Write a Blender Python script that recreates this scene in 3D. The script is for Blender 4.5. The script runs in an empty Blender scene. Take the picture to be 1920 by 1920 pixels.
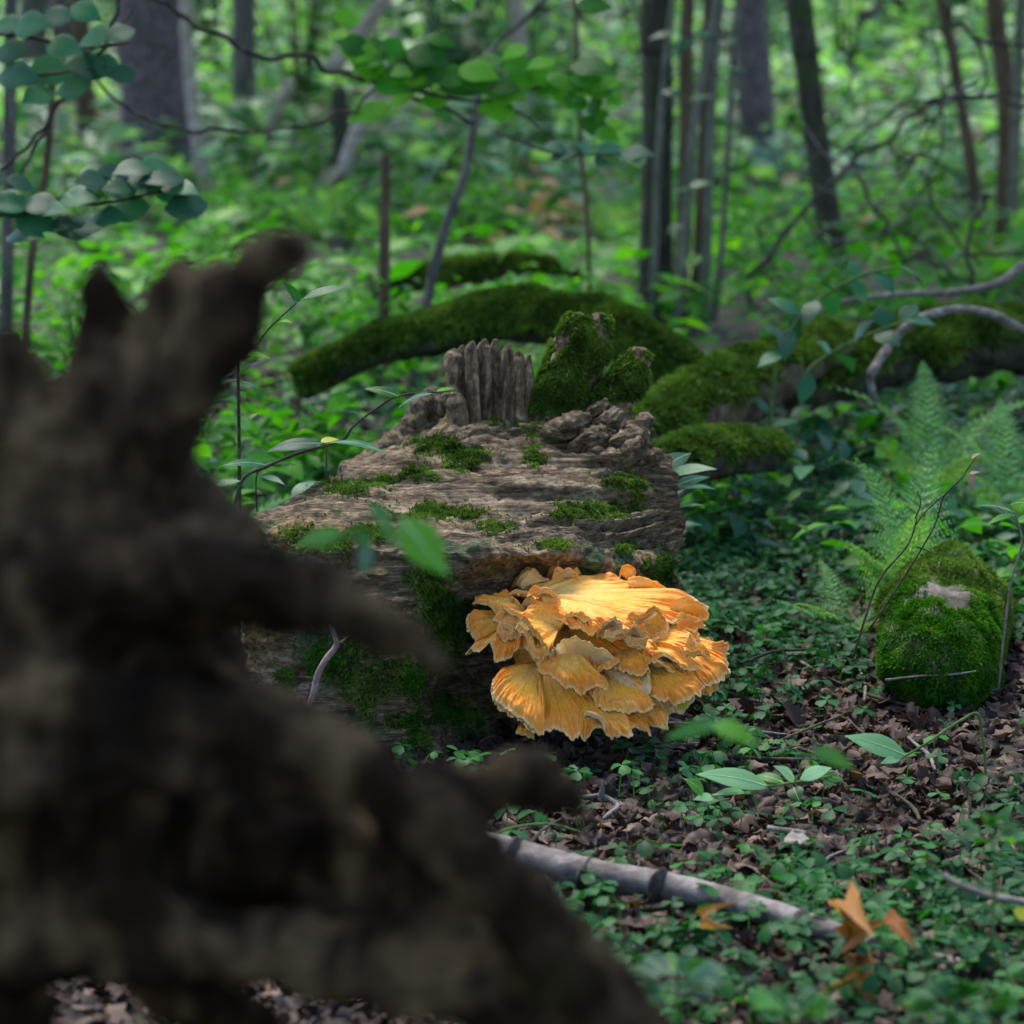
import bpy, math, random
import numpy as np
from mathutils import Vector

random.seed(7)
rng = np.random.default_rng(11)
S = bpy.context.scene
COL = S.collection

# ------------------------------------------------------------------ camera, sky, sun, exposure
F = 4608.0                                   # focal length in photo pixels (1920 wide)
CAM_Z = 1.13
PITCH = math.atan(810.0 / F)
cam_data = bpy.data.cameras.new('camera')
cam = bpy.data.objects.new('camera', cam_data)
COL.objects.link(cam)
cam.location = (0, 0, CAM_Z)
cam.rotation_euler = (math.pi / 2 - PITCH, 0, 0)
cam_data.sensor_width = 24.0
cam_data.lens = 24.0 * F / 1920.0
cam_data.clip_start = 0.05
cam_data.clip_end = 600
cam_data.dof.use_dof = True
cam_data.dof.focus_distance = 4.13
cam_data.dof.aperture_fstop = cam_data.lens / 21.5
S.camera = cam

SUN_EL, SUN_AZ = math.radians(62), math.radians(-28)     # azimuth from +Y towards +X
world = bpy.data.worlds.new('World')
S.world = world
world.use_nodes = True
wn = world.node_tree
sky = wn.nodes.new('ShaderNodeTexSky')
sky.sky_type = 'NISHITA'
sky.sun_disc = False
sky.sun_elevation = SUN_EL
sky.sun_rotation = SUN_AZ
sky.air_density = 1.0
sky.dust_density = 1.0
bg = wn.nodes['Background']
bg.inputs['Strength'].default_value = 0.15
wn.links.new(sky.outputs[0], bg.inputs[0])

sd = bpy.data.lights.new('sun', 'SUN')
sd.energy = 3.0
sd.angle = math.radians(25)
sd.color = (1.0, 0.95, 0.86)
sun = bpy.data.objects.new('sun', sd)
COL.objects.link(sun)
sdir = Vector((math.sin(SUN_AZ) * math.cos(SUN_EL), math.cos(SUN_AZ) * math.cos(SUN_EL), math.sin(SUN_EL)))
sun.rotation_euler = sdir.to_track_quat('Z', 'Y').to_euler()
sun.location = (0, 0, 30)

S.view_settings.view_transform = 'Standard'
S.view_settings.look = 'None'
S.view_settings.gamma = 1.0
S.view_settings.use_curve_mapping = False
S.view_settings.exposure = 1.32
S.render.engine = 'CYCLES'
cy = S.cycles
cy.use_denoising = True
cy.max_bounces = 6
cy.diffuse_bounces = 3
cy.glossy_bounces = 2
cy.transmission_bounces = 3
cy.transparent_max_bounces = 4
cy.use_adaptive_sampling = True
cy.adaptive_threshold = 0.02
cy.sample_clamp_indirect = 4.0
cy.caustics_reflective = False
cy.caustics_refractive = False

# ------------------------------------------------------------------ helpers: points, noise
SP, CP = math.sin(PITCH), math.cos(PITCH)

def P(px, py, y):
    """world point at world depth y on the ray through a photo pixel"""
    u = (px - 960.0) / F
    v = (960.0 - py) / F
    dy = CP + v * SP
    dz = -SP + v * CP
    k = y / dy
    return np.array((u * k, y, CAM_Z + dz * k))

def PX(rpx, y):
    return rpx * y / F

_perm = np.random.default_rng(3).permutation(512)
_perm = np.concatenate([_perm, _perm, _perm])
_g = np.random.default_rng(5).normal(size=(512, 3))
_g /= np.linalg.norm(_g, axis=1)[:, None]

def noise(p):
    p = np.asarray(p, float)
    i = np.floor(p).astype(int)
    f = p - i
    w = f * f * f * (f * (f * 6 - 15) + 10)
    i &= 511
    out = 0.0
    for dx in (0, 1):
        for dy in (0, 1):
            for dz in (0, 1):
                h = _perm[_perm[_perm[(i[..., 0] + dx) & 511] + ((i[..., 1] + dy) & 511)] + ((i[..., 2] + dz) & 511)]
                g = _g[h]
                d = (f - np.array((dx, dy, dz)))
                n = (g * d).sum(-1)
                ww = (w[..., 0] if dx else 1 - w[..., 0]) * (w[..., 1] if dy else 1 - w[..., 1]) * (w[..., 2] if dz else 1 - w[..., 2])
                out = out + n * ww
    return out * 1.6

def fbm(p, o=4, gain=.5, lac=2.03):
    p = np.asarray(p, float)
    a, s = 1.0, 0.0
    for k in range(o):
        s = s + a * noise(p)
        p = p * lac + 17.3
        a *= gain
    return s

def ss(a, b, x):
    t = np.clip((np.asarray(x, float) - a) / (b - a), 0, 1)
    return t * t * (3 - 2 * t)

def terr(x, y):
    x = np.asarray(x, float); y = np.asarray(y, float)
    p = np.stack([x, y, np.zeros_like(x)], -1)
    z = 0.03 * noise(p * 1.1) + 0.012 * noise(p * 4.0)
    z = z + 0.30 * np.exp(-(((x + 0.42) / 0.42) ** 2 + ((y - 1.85) / 0.55) ** 2))
    z = z + 0.10 * np.exp(-(((x - 0.35) / 0.5) ** 2 + ((y - 1.9) / 0.6) ** 2))
    far = np.clip(y - 19, 0, None)
    z = z + 0.075 * far + 0.12 * noise(p * 0.22) * ss(7, 14, y)
    return z

def crom(pts, n):
    """Catmull-Rom resample of a control polyline (k,d) to n points"""
    pts = np.asarray(pts, float)
    k = len(pts)
    e = np.vstack([2 * pts[0] - pts[1], pts, 2 * pts[-1] - pts[-2]])
    t = np.linspace(0, k - 1, n)
    i = np.clip(np.floor(t).astype(int), 0, k - 2)
    f = (t - i)[:, None]
    p0, p1, p2, p3 = e[i], e[i + 1], e[i + 2], e[i + 3]
    return .5 * (2 * p1 + (p2 - p0) * f + (2 * p0 - 5 * p1 + 4 * p2 - p3) * f ** 2 + (3 * p1 - p0 - 3 * p2 + p3) * f ** 3)

# ------------------------------------------------------------------ helpers: meshes, things
ORG = {}

def make_mesh(name, V, faces, mat=None, attrs=None, smooth=True):
    """faces: list of (n,k) int arrays"""
    V = np.asarray(V, np.float32)
    me = bpy.data.meshes.new(name)
    faces = [np.asarray(f, np.int32) for f in faces if len(f)]
    nl = sum(f.size for f in faces)
    npoly = sum(len(f) for f in faces)
    me.vertices.add(len(V))
    me.vertices.foreach_set('co', V.ravel())
    me.loops.add(nl)
    me.loops.foreach_set('vertex_index', np.concatenate([f.ravel() for f in faces]))
    tot = np.concatenate([np.full(len(f), f.shape[1], np.int32) for f in faces])
    me.polygons.add(npoly)
    me.polygons.foreach_set('loop_start', np.concatenate([[0], np.cumsum(tot)[:-1]]).astype(np.int32))
    me.polygons.foreach_set('use_smooth', np.full(npoly, smooth))
    me.update(calc_edges=True)
    for k, a in (attrs or {}).items():
        at = me.attributes.new(k, 'FLOAT', 'POINT')
        at.data.foreach_set('value', np.asarray(a, np.float32))
    if mat:
        me.materials.append(mat)
    return me

def thing(name, label, cat, loc, group=None):
    o = bpy.data.objects.new(name, None)
    o.empty_display_size = 0.1
    COL.objects.link(o)
    o.location = [float(c) for c in loc]
    ORG[o.name] = np.array(loc, float)
    o['label'] = label
    o['category'] = cat
    if group:
        o['group'] = group
    return o

def part(name, V, faces, mat, parent=None, attrs=None, smooth=True):
    V = np.asarray(V, float)
    if parent is not None:
        V = V - ORG[parent.name]
    me = make_mesh(name, V, faces, mat, attrs, smooth)
    o = bpy.data.objects.new(name, me)
    COL.objects.link(o)
    if parent is not None:
        o.parent = parent
        ORG[o.name] = ORG[parent.name]
    return o

def solo(name, V, faces, mat, label=None, cat=None, group=None, kind=None, attrs=None, smooth=True, origin=None):
    V = np.asarray(V, float)
    if origin is None:
        origin = np.array((V[:, 0].mean(), V[:, 1].mean(), V[:, 2].min()))
    o = bpy.data.objects.new(name, make_mesh(name, V - origin, faces, mat, attrs, smooth))
    COL.objects.link(o)
    o.location = [float(c) for c in origin]
    ORG[o.name] = np.array(origin, float)
    if label: o['label'] = label
    if cat: o['category'] = cat
    if group: o['group'] = group
    if kind: o['kind'] = kind
    return o

def copy_tree(o, parent=None):
    c = o.copy()
    COL.objects.link(c)
    c.parent = parent
    for ch in list(o.children):
        copy_tree(ch, c)
    return c

def join(parts):
    """parts: list of (V, [faces]) -> V, [faces by size]"""
    Vs, by, n = [], {}, 0
    for V, fs in parts:
        Vs.append(V)
        for f in fs:
            if len(f):
                f = np.asarray(f)
                by.setdefault(f.shape[1], []).append(f + n)
        n += len(V)
    return np.vstack(Vs), [np.vstack(v) for v in by.values()]

def tube(pts, rad, seg=10, n=None, rough=0.0, freq=8.0, flat=1.0, seed=0.0, groove=0.0, ngroove=7):
    """closed tapered tube round a smooth path"""
    pts = np.asarray(pts, float)
    rad = np.asarray(rad, float) * np.ones(len(pts))
    n = n or (len(pts) * 4)
    q = crom(np.column_stack([pts, rad]), n)
    c, r = q[:, :3], np.clip(q[:, 3], 1e-4, None)
    T = np.gradient(c, axis=0)
    T /= np.linalg.norm(T, axis=1)[:, None] + 1e-12
    u = np.cross(T[0], (0.3, 1, 0.2)); u /= np.linalg.norm(u)
    U = np.zeros_like(c)
    for i in range(n):
        u = u - T[i] * u.dot(T[i]); u /= np.linalg.norm(u) + 1e-12
        U[i] = u
    W = np.cross(T, U)
    a = np.linspace(0, 2 * math.pi, seg, endpoint=False)
    ca, sa = np.cos(a), np.sin(a)
    rr = np.repeat(r[:, None], seg, 1)
    if rough or groove:
        nn = fbm(np.stack([np.repeat(ca[None], n, 0) * 1.3 + seed, np.repeat(sa[None], n, 0) * 1.3, np.repeat(np.linspace(0, n / 8.0 * freq / 8, n)[:, None], seg, 1)], -1), 3)
        rr = rr * (1 + rough * nn)
        if groove:
            rr = rr * (1 - groove * np.abs(np.sin(ngroove * .5 * (a[None] + .5 * nn))) ** 6)
    V = c[:, None] + U[:, None] * (rr * ca)[..., None] + W[:, None] * (rr * sa * flat)[..., None]
    V = V.reshape(-1, 3)
    i = np.arange(n - 1)[:, None] * seg
    j = np.arange(seg)[None]
    Q = np.stack([i + j, i + (j + 1) % seg, i + seg + (j + 1) % seg, i + seg + j], -1).reshape(-1, 4)
    V = np.vstack([V, c[0] - T[0] * r[0] * .3, c[-1] + T[-1] * r[-1] * .4])
    jj = np.arange(seg)
    A = np.stack([(jj + 1) % seg, jj, np.full(seg, n * seg)], -1)
    e = (n - 1) * seg
    B = np.stack([e + jj, e + (jj + 1) % seg, np.full(seg, n * seg + 1)], -1)
    return V, [Q, np.vstack([A, B])]

def grid_faces(nu, nv):
    i = np.arange(nu - 1)[:, None] * nv
    j = np.arange(nv - 1)[None]
    return np.stack([i + j, i + j + 1, i + nv + j + 1, i + nv + j], -1).reshape(-1, 4)

# ------------------------------------------------------------------ materials
def nodes(m):
    m.use_nodes = True
    return m.node_tree, m.node_tree.nodes['Principled BSDF']

def ramp(nt, stops, fac):
    r = nt.nodes.new('ShaderNodeValToRGB')
    cr = r.color_ramp
    while len(cr.elements) > len(stops):
        cr.elements.remove(cr.elements[-1])
    while len(cr.elements) < len(stops):
        cr.elements.new(0.5)
    for e, (p, c) in zip(cr.elements, stops):
        e.position = p
        e.color = (*c, 1)
    nt.links.new(fac, r.inputs[0])
    return r.outputs[0]

def noise_node(nt, vec, scale, detail=4, rough=.55, stretch=None, dist=0.0):
    if stretch is not None:
        mp = nt.nodes.new('ShaderNodeMapping')
        mp.inputs['Scale'].default_value = stretch
        nt.links.new(vec, mp.inputs[0])
        vec = mp.outputs[0]
    n = nt.nodes.new('ShaderNodeTexNoise')
    n.inputs['Scale'].default_value = scale
    n.inputs['Detail'].default_value = detail
    n.inputs['Roughness'].default_value = rough
    n.inputs['Distortion'].default_value = dist
    nt.links.new(vec, n.inputs['Vector'])
    return n.outputs[0]

def mixc(nt, fac, a, b, mode='MIX'):
    m = nt.nodes.new('ShaderNodeMix')
    m.data_type = 'RGBA'
    m.blend_type = mode
    for sock, val in ((m.inputs['Factor'], fac), (m.inputs['A'], a), (m.inputs['B'], b)):
        pass
    def put(s, v):
        if hasattr(v, 'links'):
            nt.links.new(v, s)
        elif isinstance(v, (int, float)):
            s.default_value = v
        else:
            s.default_value = (*v, 1)
    put(m.inputs[0], fac); put(m.inputs[6], a); put(m.inputs[7], b)
    return m.outputs[2]

def mathn(nt, op, a, b=0.0):
    m = nt.nodes.new('ShaderNodeMath')
    m.operation = op
    for s, v in zip(m.inputs, (a, b)):
        if hasattr(v, 'links'): nt.links.new(v, s)
        else: s.default_value = v
    return m.outputs[0]

def attr(nt, name):
    a = nt.nodes.new('ShaderNodeAttribute')
    a.attribute_name = name
    return a.outputs['Fac']

def bump(nt, bsdf, h, strength=.5, dist=.01):
    b = nt.nodes.new('ShaderNodeBump')
    b.inputs['Strength'].default_value = strength
    b.inputs['Distance'].default_value = dist
    nt.links.new(h, b.inputs['Height'])
    nt.links.new(b.outputs[0], bsdf.inputs['Normal'])

def mat_leaf(name, dark, mid, light, trans=.38, rough=.38, spec=.5):
    m = bpy.data.materials.new(name)
    nt, b = nodes(m)
    tc = nt.nodes.new('ShaderNodeTexCoord')
    t = attr(nt, 'tint')
    nz = noise_node(nt, tc.outputs['Object'], 30, 2)
    f = mathn(nt, 'ADD', mathn(nt, 'MULTIPLY', nz, .35), mathn(nt, 'MULTIPLY', t, .85))
    c = ramp(nt, [(0.05, dark), (.5, mid), (.95, light)], mathn(nt, 'SUBTRACT', f, .1))
    nt.links.new(c, b.inputs['Base Color'])
    b.inputs['Roughness'].default_value = rough
    b.inputs['Specular IOR Level'].default_value = spec
    tr = nt.nodes.new('ShaderNodeBsdfTranslucent')
    tcol = mixc(nt, 1.0, c, (1.5, 1.6, .5), 'MULTIPLY')
    nt.links.new(tcol, tr.inputs[0])
    mx = nt.nodes.new('ShaderNodeMixShader')
    mx.inputs[0].default_value = trans
    nt.links.new(b.outputs[0], mx.inputs[1])
    nt.links.new(tr.outputs[0], mx.inputs[2])
    nt.links.new(mx.outputs[0], nt.nodes['Material Output'].inputs[0])
    return m

def mat_bark(name, c1, c2, c3, stretch=(6, 6, 1), scale=6, moss=None, moss_amt=.5, rough=.85, bstr=.7, bdist=.01, fine=60, spec=.3):
    m = bpy.data.materials.new(name)
    nt, b = nodes(m)
    tc = nt.nodes.new('ShaderNodeTexCoord')
    v = tc.outputs['Object']
    n1 = noise_node(nt, v, scale, 6, .6, stretch, .4)
    n2 = noise_node(nt, v, fine, 4, .6)
    c = ramp(nt, [(.3, c1), (.5, c2), (.7, c3)], n1)
    g = ramp(nt, [(.25, (.55, .55, .55)), (.75, (1.35, 1.35, 1.35))], n2)
    c = mixc(nt, 1.0, c, g, 'MULTIPLY')
    if moss:
        n3 = noise_node(nt, v, 5, 5, .6)
        f = ramp(nt, [(1 - moss_amt - .08, (0, 0, 0)), (1 - moss_amt + .08, (1, 1, 1))], n3)
        c = mixc(nt, f, c, mixc(nt, n2, tuple(x * .4 for x in moss), tuple(x * 1.3 for x in moss)))
    nt.links.new(c, b.inputs['Base Color'])
    b.inputs['Roughness'].default_value = rough
    b.inputs['Specular IOR Level'].default_value = spec
    bump(nt, b, mathn(nt, 'ADD', n1, mathn(nt, 'MULTIPLY', n2, .35)), bstr, bdist)
    return m

M = {}
M['herb'] = mat_leaf('leaf_green', (.010, .055, .010), (.03, .14, .015), (.09, .28, .02), rough=.5, spec=.3)
M['bright'] = mat_leaf('leaf_bright', (.012, .085, .006), (.04, .215, .009), (.13, .38, .014), trans=.45, rough=.5, spec=.3)
M['teal'] = mat_leaf('leaf_sky_tinted', (.008, .055, .028), (.014, .095, .042), (.035, .16, .06), trans=.3, rough=.48, spec=.35)  # blue cast of the reflected sky is put into the base colour
M['pale'] = mat_leaf('leaf_pale', (.05, .17, .06), (.15, .36, .15), (.30, .52, .30), trans=.45, rough=.42, spec=.5)  # paleness stands in for haze over the far foliage
M['fern'] = mat_leaf('leaf_fern', (.07, .19, .05), (.15, .33, .10), (.28, .46, .20), trans=.4, rough=.55, spec=.25)
M['sorrel'] = mat_leaf('leaf_sorrel', (.006, .05, .014), (.014, .10, .024), (.045, .20, .025), trans=.35, rough=.55, spec=.25)
M['moss'] = mat_leaf('moss_tuft', (.022, .05, .006), (.065, .125, .016), (.16, .25, .035), trans=.25, rough=.8, spec=.1)
M['mossb'] = mat_leaf('moss_bright', (.012, .055, .003), (.03, .12, .005), (.085, .22, .012), trans=.25, rough=.8, spec=.1)
M['litter'] = mat_leaf('dead_leaf', (.012, .007, .006), (.06, .034, .027), (.24, .16, .12), trans=.1, rough=.65, spec=.25)
M['orange_leaf'] = mat_leaf('dry_orange_leaf', (.12, .04, .01), (.26, .095, .02), (.40, .19, .06), trans=.3, rough=.6, spec=.2)
M['wilted'] = mat_leaf('leaf_wilted', (.14, .32, .14), (.24, .46, .22), (.36, .58, .32), trans=.35, rough=.5, spec=.3)
M['bracken'] = mat_leaf('bracken', (.10, .065, .03), (.22, .15, .075), (.34, .25, .14), trans=.2, rough=.7, spec=.1)
M['yellow'] = mat_leaf('yellow_leaf', (.35, .3, .01), (.5, .45, .015), (.6, .55, .04), trans=.3)
M['rib'] = mat_bark('leaf_rib', (.22, .42, .18), (.3, .5, .25), (.38, .58, .32), (1, 1, 1), 20, rough=.6)
M['stem_green'] = mat_bark('green_stem', (.04, .09, .02), (.07, .14, .03), (.1, .2, .05), (1, 1, 1), 20)
M['stem_dark'] = mat_bark('dark_twig', (.015, .012, .009), (.042, .033, .025), (.09, .07, .055), (1, 1, 1), 30)
M['stem_grey'] = mat_bark('grey_twig', (.07, .06, .05), (.14, .125, .11), (.24, .22, .2), (1, 1, 1), 30)
M['stem_pink'] = mat_bark('pink_twig', (.12, .07, .075), (.2, .13, .13), (.3, .21, .2), (1, 1, 1), 30)
M['bark_grey'] = mat_bark('grey_bark', (.03, .027, .025), (.09, .083, .075), (.19, .175, .16), (8, 8, 1), 4, bdist=.03)
M['bark_purple'] = mat_bark('purple_bark', (.035, .026, .030), (.10, .078, .085), (.2, .165, .17), (6, 6, 2.5), 5, bdist=.03)
M['bark_dark'] = mat_bark('dark_bark', (.012, .012, .009), (.035, .033, .022), (.07, .065, .04), (5, 5, 1.5), 6, moss=(.03, .06, .01), moss_amt=.4, bdist=.02)
M['bark_brown'] = mat_bark('brown_bark', (.03, .02, .012), (.08, .055, .03), (.15, .11, .065), (8, 8, .8), 6)
M['bark_pale'] = mat_bark('pale_bark', (.15, .12, .10), (.32, .27, .23), (.5, .45, .4), (1.2, 1.2, 4), 5)
M['bark_hazel'] = mat_bark('hazel_bark', (.05, .055, .04), (.11, .115, .085), (.18, .185, .14), (4, 4, 1), 6)
M['branch'] = mat_bark('fallen_branch_bark', (.04, .033, .03), (.15, .125, .115), (.30, .265, .25), (2, 4, 4), 6, bdist=.006, fine=70)
M['stump_shaded'] = mat_bark('rotten_shaded_wood', (.002, .0014, .0010), (.022, .0135, .0075), (.14, .092, .050), (3, 3, 2), 5, moss=(.03, .03, .009), moss_amt=.3, bdist=.02, rough=1.0, spec=.08)  # shade is put into the colour; mottling stands in for hollows and lit ridges

def mat_log(stretch=(1.2, 6, 14), nm='weathered_wood', gain=1.0):
    m = bpy.data.materials.new(nm)
    nt, b = nodes(m)
    tc = nt.nodes.new('ShaderNodeTexCoord')
    v = tc.outputs['Object']
    n1 = noise_node(nt, v, 5, 8, .7, stretch, .8)
    n2 = noise_node(nt, v, 90, 4, .65)
    n3 = noise_node(nt, v, 7, 5, .6)
    n4 = noise_node(nt, v, 3.2, 4, .6, (1, 1.5, 1.5))
    c = ramp(nt, [tuple((p, tuple(v * gain for v in c))) for p, c in ((.30, (.012, .008, .005)), (.43, (.078, .051, .028)), (.53, (.18, .127, .075)), (.64, (.30, .23, .155)), (.8, (.44, .365, .275)))], n1)
    nf = noise_node(nt, v, 11, 5, .7, (stretch[0] * .8, stretch[1] * 2, stretch[2] * 2.4))
    c = mixc(nt, 1.0, c, ramp(nt, [(.32, (.35, .33, .31)), (.5, (1, 1, 1)), (.7, (1.6, 1.55, 1.5))], nf), 'MULTIPLY')
    tan = ramp(nt, [(.3, (.06, .032, .010)), (.7, (.40, .24, .09))], n2)
    c = mixc(nt, attr(nt, 'tan'), c, tan)
    g = ramp(nt, [(.3, (.45, .45, .45)), (.7, (1.4, 1.4, 1.4))], n2)
    c = mixc(nt, 1.0, c, g, 'MULTIPLY')
    mo = mathn(nt, 'ADD', mathn(nt, 'MULTIPLY', attr(nt, 'moss'), .5), n3)
    f = ramp(nt, [(.64, (0, 0, 0)), (.76, (1, 1, 1))], mo)
    c = mixc(nt, f, c, mixc(nt, ramp(nt, [(.35, (0, 0, 0)), (.65, (1, 1, 1))], n2), (.010, .024, .008), (.075, .12, .04)))
    f2 = ramp(nt, [(.52, (0, 0, 0)), (.72, (.7, .7, .7))], n4)
    c = mixc(nt, f2, c, mixc(nt, n2, (.03, .027, .012), (.09, .085, .04)))
    nt.links.new(c, b.inputs['Base Color'])
    b.inputs['Roughness'].default_value = .78
    b.inputs['Specular IOR Level'].default_value = .3
    bump(nt, b, mathn(nt, 'ADD', mathn(nt, 'ADD', n1, mathn(nt, 'MULTIPLY', nf, .7)), mathn(nt, 'MULTIPLY', n2, .5)), 1.0, .014)
    return m
M['log'] = mat_log(gain=1.3)
M['log_up'] = mat_log((9, 9, 1.4), 'weathered_root_wood', 1.25)
M['log_knot'] = mat_log((6, 6, 9), 'gnarled_wood', 1.2)

def mat_fungus():
    m = bpy.data.materials.new('orange_fungus')
    nt, b = nodes(m)
    t, s_, un, cr = attr(nt, 't'), attr(nt, 's'), attr(nt, 'under'), attr(nt, 'cream')
    cx = nt.nodes.new('ShaderNodeCombineXYZ')
    nt.links.new(mathn(nt, 'MULTIPLY', s_, 1.0), cx.inputs[0])
    nt.links.new(mathn(nt, 'MULTIPLY', t, .12), cx.inputs[1])
    nt.links.new(attr(nt, 'seed'), cx.inputs[2])
    streak = noise_node(nt, cx.outputs[0], 22, 5, .65)
    tc = nt.nodes.new('ShaderNodeTexCoord')
    blot = noise_node(nt, tc.outputs['Object'], 16, 4, .6)
    fine = noise_node(nt, tc.outputs['Object'], 160, 3, .6)
    tt = mathn(nt, 'ADD', t, mathn(nt, 'MULTIPLY', mathn(nt, 'SUBTRACT', streak, .5), .30))
    top = ramp(nt, [(0.0, (.74, .43, .13)), (.3, (.80, .46, .10)), (.58, (.82, .37, .030)), (.84, (.82, .27, .018)), (1.0, (.84, .33, .06))], tt)
    top = mixc(nt, ramp(nt, [(.48, (0, 0, 0)), (.72, (.75, .75, .75))], blot), top, (.80, .46, .12))
    top = mixc(nt, ramp(nt, [(.62, (0, 0, 0)), (.85, (.35, .35, .35))], streak), top, (.84, .55, .20))
    rimn = mathn(nt, 'ADD', t, mathn(nt, 'MULTIPLY', mathn(nt, 'SUBTRACT', noise_node(nt, tc.outputs['Object'], 45, 4, .7), .5), .10))
    top = mixc(nt, ramp(nt, [(.955, (0, 0, 0)), (1.0, (.85, .85, .85))], rimn), top, (.84, .60, .30))
    g = ramp(nt, [(.3, (.82, .8, .78)), (.7, (1.08, 1.08, 1.08))], fine)
    top = mixc(nt, 1.0, top, g, 'MULTIPLY')
    speck = ramp(nt, [(.73, (0, 0, 0)), (.78, (.8, .8, .8))], noise_node(nt, tc.outputs['Object'], 120, 1))
    top = mixc(nt, speck, top, (.22, .10, .03))
    cream = mixc(nt, blot, (.52, .36, .17), (.74, .58, .34))
    c = mixc(nt, mathn(nt, 'MAXIMUM', un, cr), top, cream)
    nt.links.new(c, b.inputs['Base Color'])
    b.inputs['Roughness'].default_value = .62
    b.inputs['Specular IOR Level'].default_value = .35
    b.inputs['Subsurface Weight'].default_value = .18
    b.inputs['Subsurface Radius'].default_value = (.02, .008, .003)
    b.inputs['Subsurface Scale'].default_value = .4
    bump(nt, b, mathn(nt, 'ADD', mathn(nt, 'MULTIPLY', streak, .5), mathn(nt, 'MULTIPLY', fine, .4)), .45, .004)
    return m
M['fungus'] = mat_fungus()

def mat_ground():
    m = bpy.data.materials.new('forest_soil')
    nt, b = nodes(m)
    tc = nt.nodes.new('ShaderNodeTexCoord')
    v = tc.outputs['Object']
    n1 = noise_node(nt, v, 3, 6, .65)
    n2 = noise_node(nt, v, 40, 5, .7)
    c = ramp(nt, [(.3, (.010, .007, .005)), (.5, (.035, .023, .017)), (.75, (.11, .075, .055))], n2)
    c = mixc(nt, ramp(nt, [(.45, (0, 0, 0)), (.65, (.7, .7, .7))], n1), c, (.03, .05, .015))
    nt.links.new(c, b.inputs['Base Color'])
    b.inputs['Roughness'].default_value = .9
    bump(nt, b, n2, 1.0, .03)
    return m
M['ground'] = mat_ground()

# ------------------------------------------------------------------ leaf geometry
def leaf_template(ns=3, width=.45, fold=.12, droop=.25, peak=.45, wave=0.0):
    """leaf of length 1 along +x, width across y; ns interior stations"""
    V = [(0, 0, 0)]
    for i in range(1, ns + 1):
        t = i / (ns + 1)
        w = width * .5 * (math.sin(math.pi * t ** (math.log(.5) / math.log(peak))) ** .8)
        z = -droop * t * t
        wv = wave * math.sin(i * 2.6)
        V += [(t, w, z + fold * w * 2 + wv), (t, 0, z), (t, -w, z + fold * w * 2 - wv)]
    V.append((1, 0, -droop))
    T, Q = [(0, 2, 1), (0, 3, 2)], []
    for i in range(ns - 1):
        a = 1 + 3 * i
        Q += [(a, a + 1, a + 4, a + 3), (a + 1, a + 2, a + 5, a + 4)]
    a = 1 + 3 * (ns - 1)
    e = len(V) - 1
    T += [(a, a + 1, e), (a + 1, a + 2, e)]
    return np.array(V, float), [np.array(T), np.array(Q) if Q else np.zeros((0, 4), int)]

def rot(yaw, pitch, roll):
    cy_, sy = np.cos(yaw), np.sin(yaw)
    cp, sp = np.cos(pitch), np.sin(pitch)
    cr, sr = np.cos(roll), np.sin(roll)
    R = np.empty((len(yaw), 3, 3))
    # Rz(yaw) * Ry(-pitch) * Rx(roll)
    R[:, 0, 0] = cy_ * cp; R[:, 0, 1] = -cy_ * sp * sr - sy * cr; R[:, 0, 2] = -cy_ * sp * cr + sy * sr
    R[:, 1, 0] = sy * cp; R[:, 1, 1] = -sy * sp * sr + cy_ * cr; R[:, 1, 2] = -sy * sp * cr - cy_ * sr
    R[:, 2, 0] = sp; R[:, 2, 1] = cp * sr; R[:, 2, 2] = cp * cr
    return R

def scatter(tmpl, pos, yaw, pitch, roll, scale, tint):
    T, fs = tmpl
    pos = np.asarray(pos, float)
    n, k = len(pos), len(T)
    R = rot(yaw, pitch, roll)
    V = np.einsum('nij,kj->nki', R, T) * np.asarray(scale)[:, None, None] + pos[:, None]
    off = (np.arange(n) * k)[:, None, None]
    faces = [(f[None] + off).reshape(-1, f.shape[1]) for f in fs if len(f)]
    return V.reshape(-1, 3), faces, np.repeat(tint, k)

L2 = leaf_template(1, .55, .1, .2)
L3 = leaf_template(2, .5, .12, .25)
L5 = leaf_template(4, .5, .1, .3, .42, .015)
LW = leaf_template(4, .8, .08, .25, .45, .02)

def blade(base, tip, width, up=(0, -.35, 1), sag=.12, fold=.12, n=9, peak=.45, wave=.03, seed=0):
    """one curved leaf between two points, 5 vertices across"""
    base, tip = np.asarray(base, float), np.asarray(tip, float)
    ax = tip - base
    L = np.linalg.norm(ax); ax = ax / L
    up = np.asarray(up, float)
    sd_ = np.cross(up, ax); sd_ /= np.linalg.norm(sd_) + 1e-9
    nn = np.cross(ax, sd_)
    V = []
    for i in range(n):
        t = i / (n - 1)
        w = width * .5 * max(.02, math.sin(math.pi * min(max(t, 0.004), .996) ** (math.log(.5) / math.log(peak))) ** .85) * (1 - .45 * t ** 4)
        c = base + ax * L * t + nn * (sag * L * 4 * t * (1 - t))
        for a in (-1, -.5, 0, .5, 1):
            z = fold * w * abs(a) * 2 - .2 * w * abs(a) ** 2.5 + wave * w * math.sin(5 * t * 3.1 + a * 2 + seed) * abs(a)
            V.append(c + sd_ * (w * a) + nn * z)
    return np.array(V), [grid_faces(n, 5)]

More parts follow.
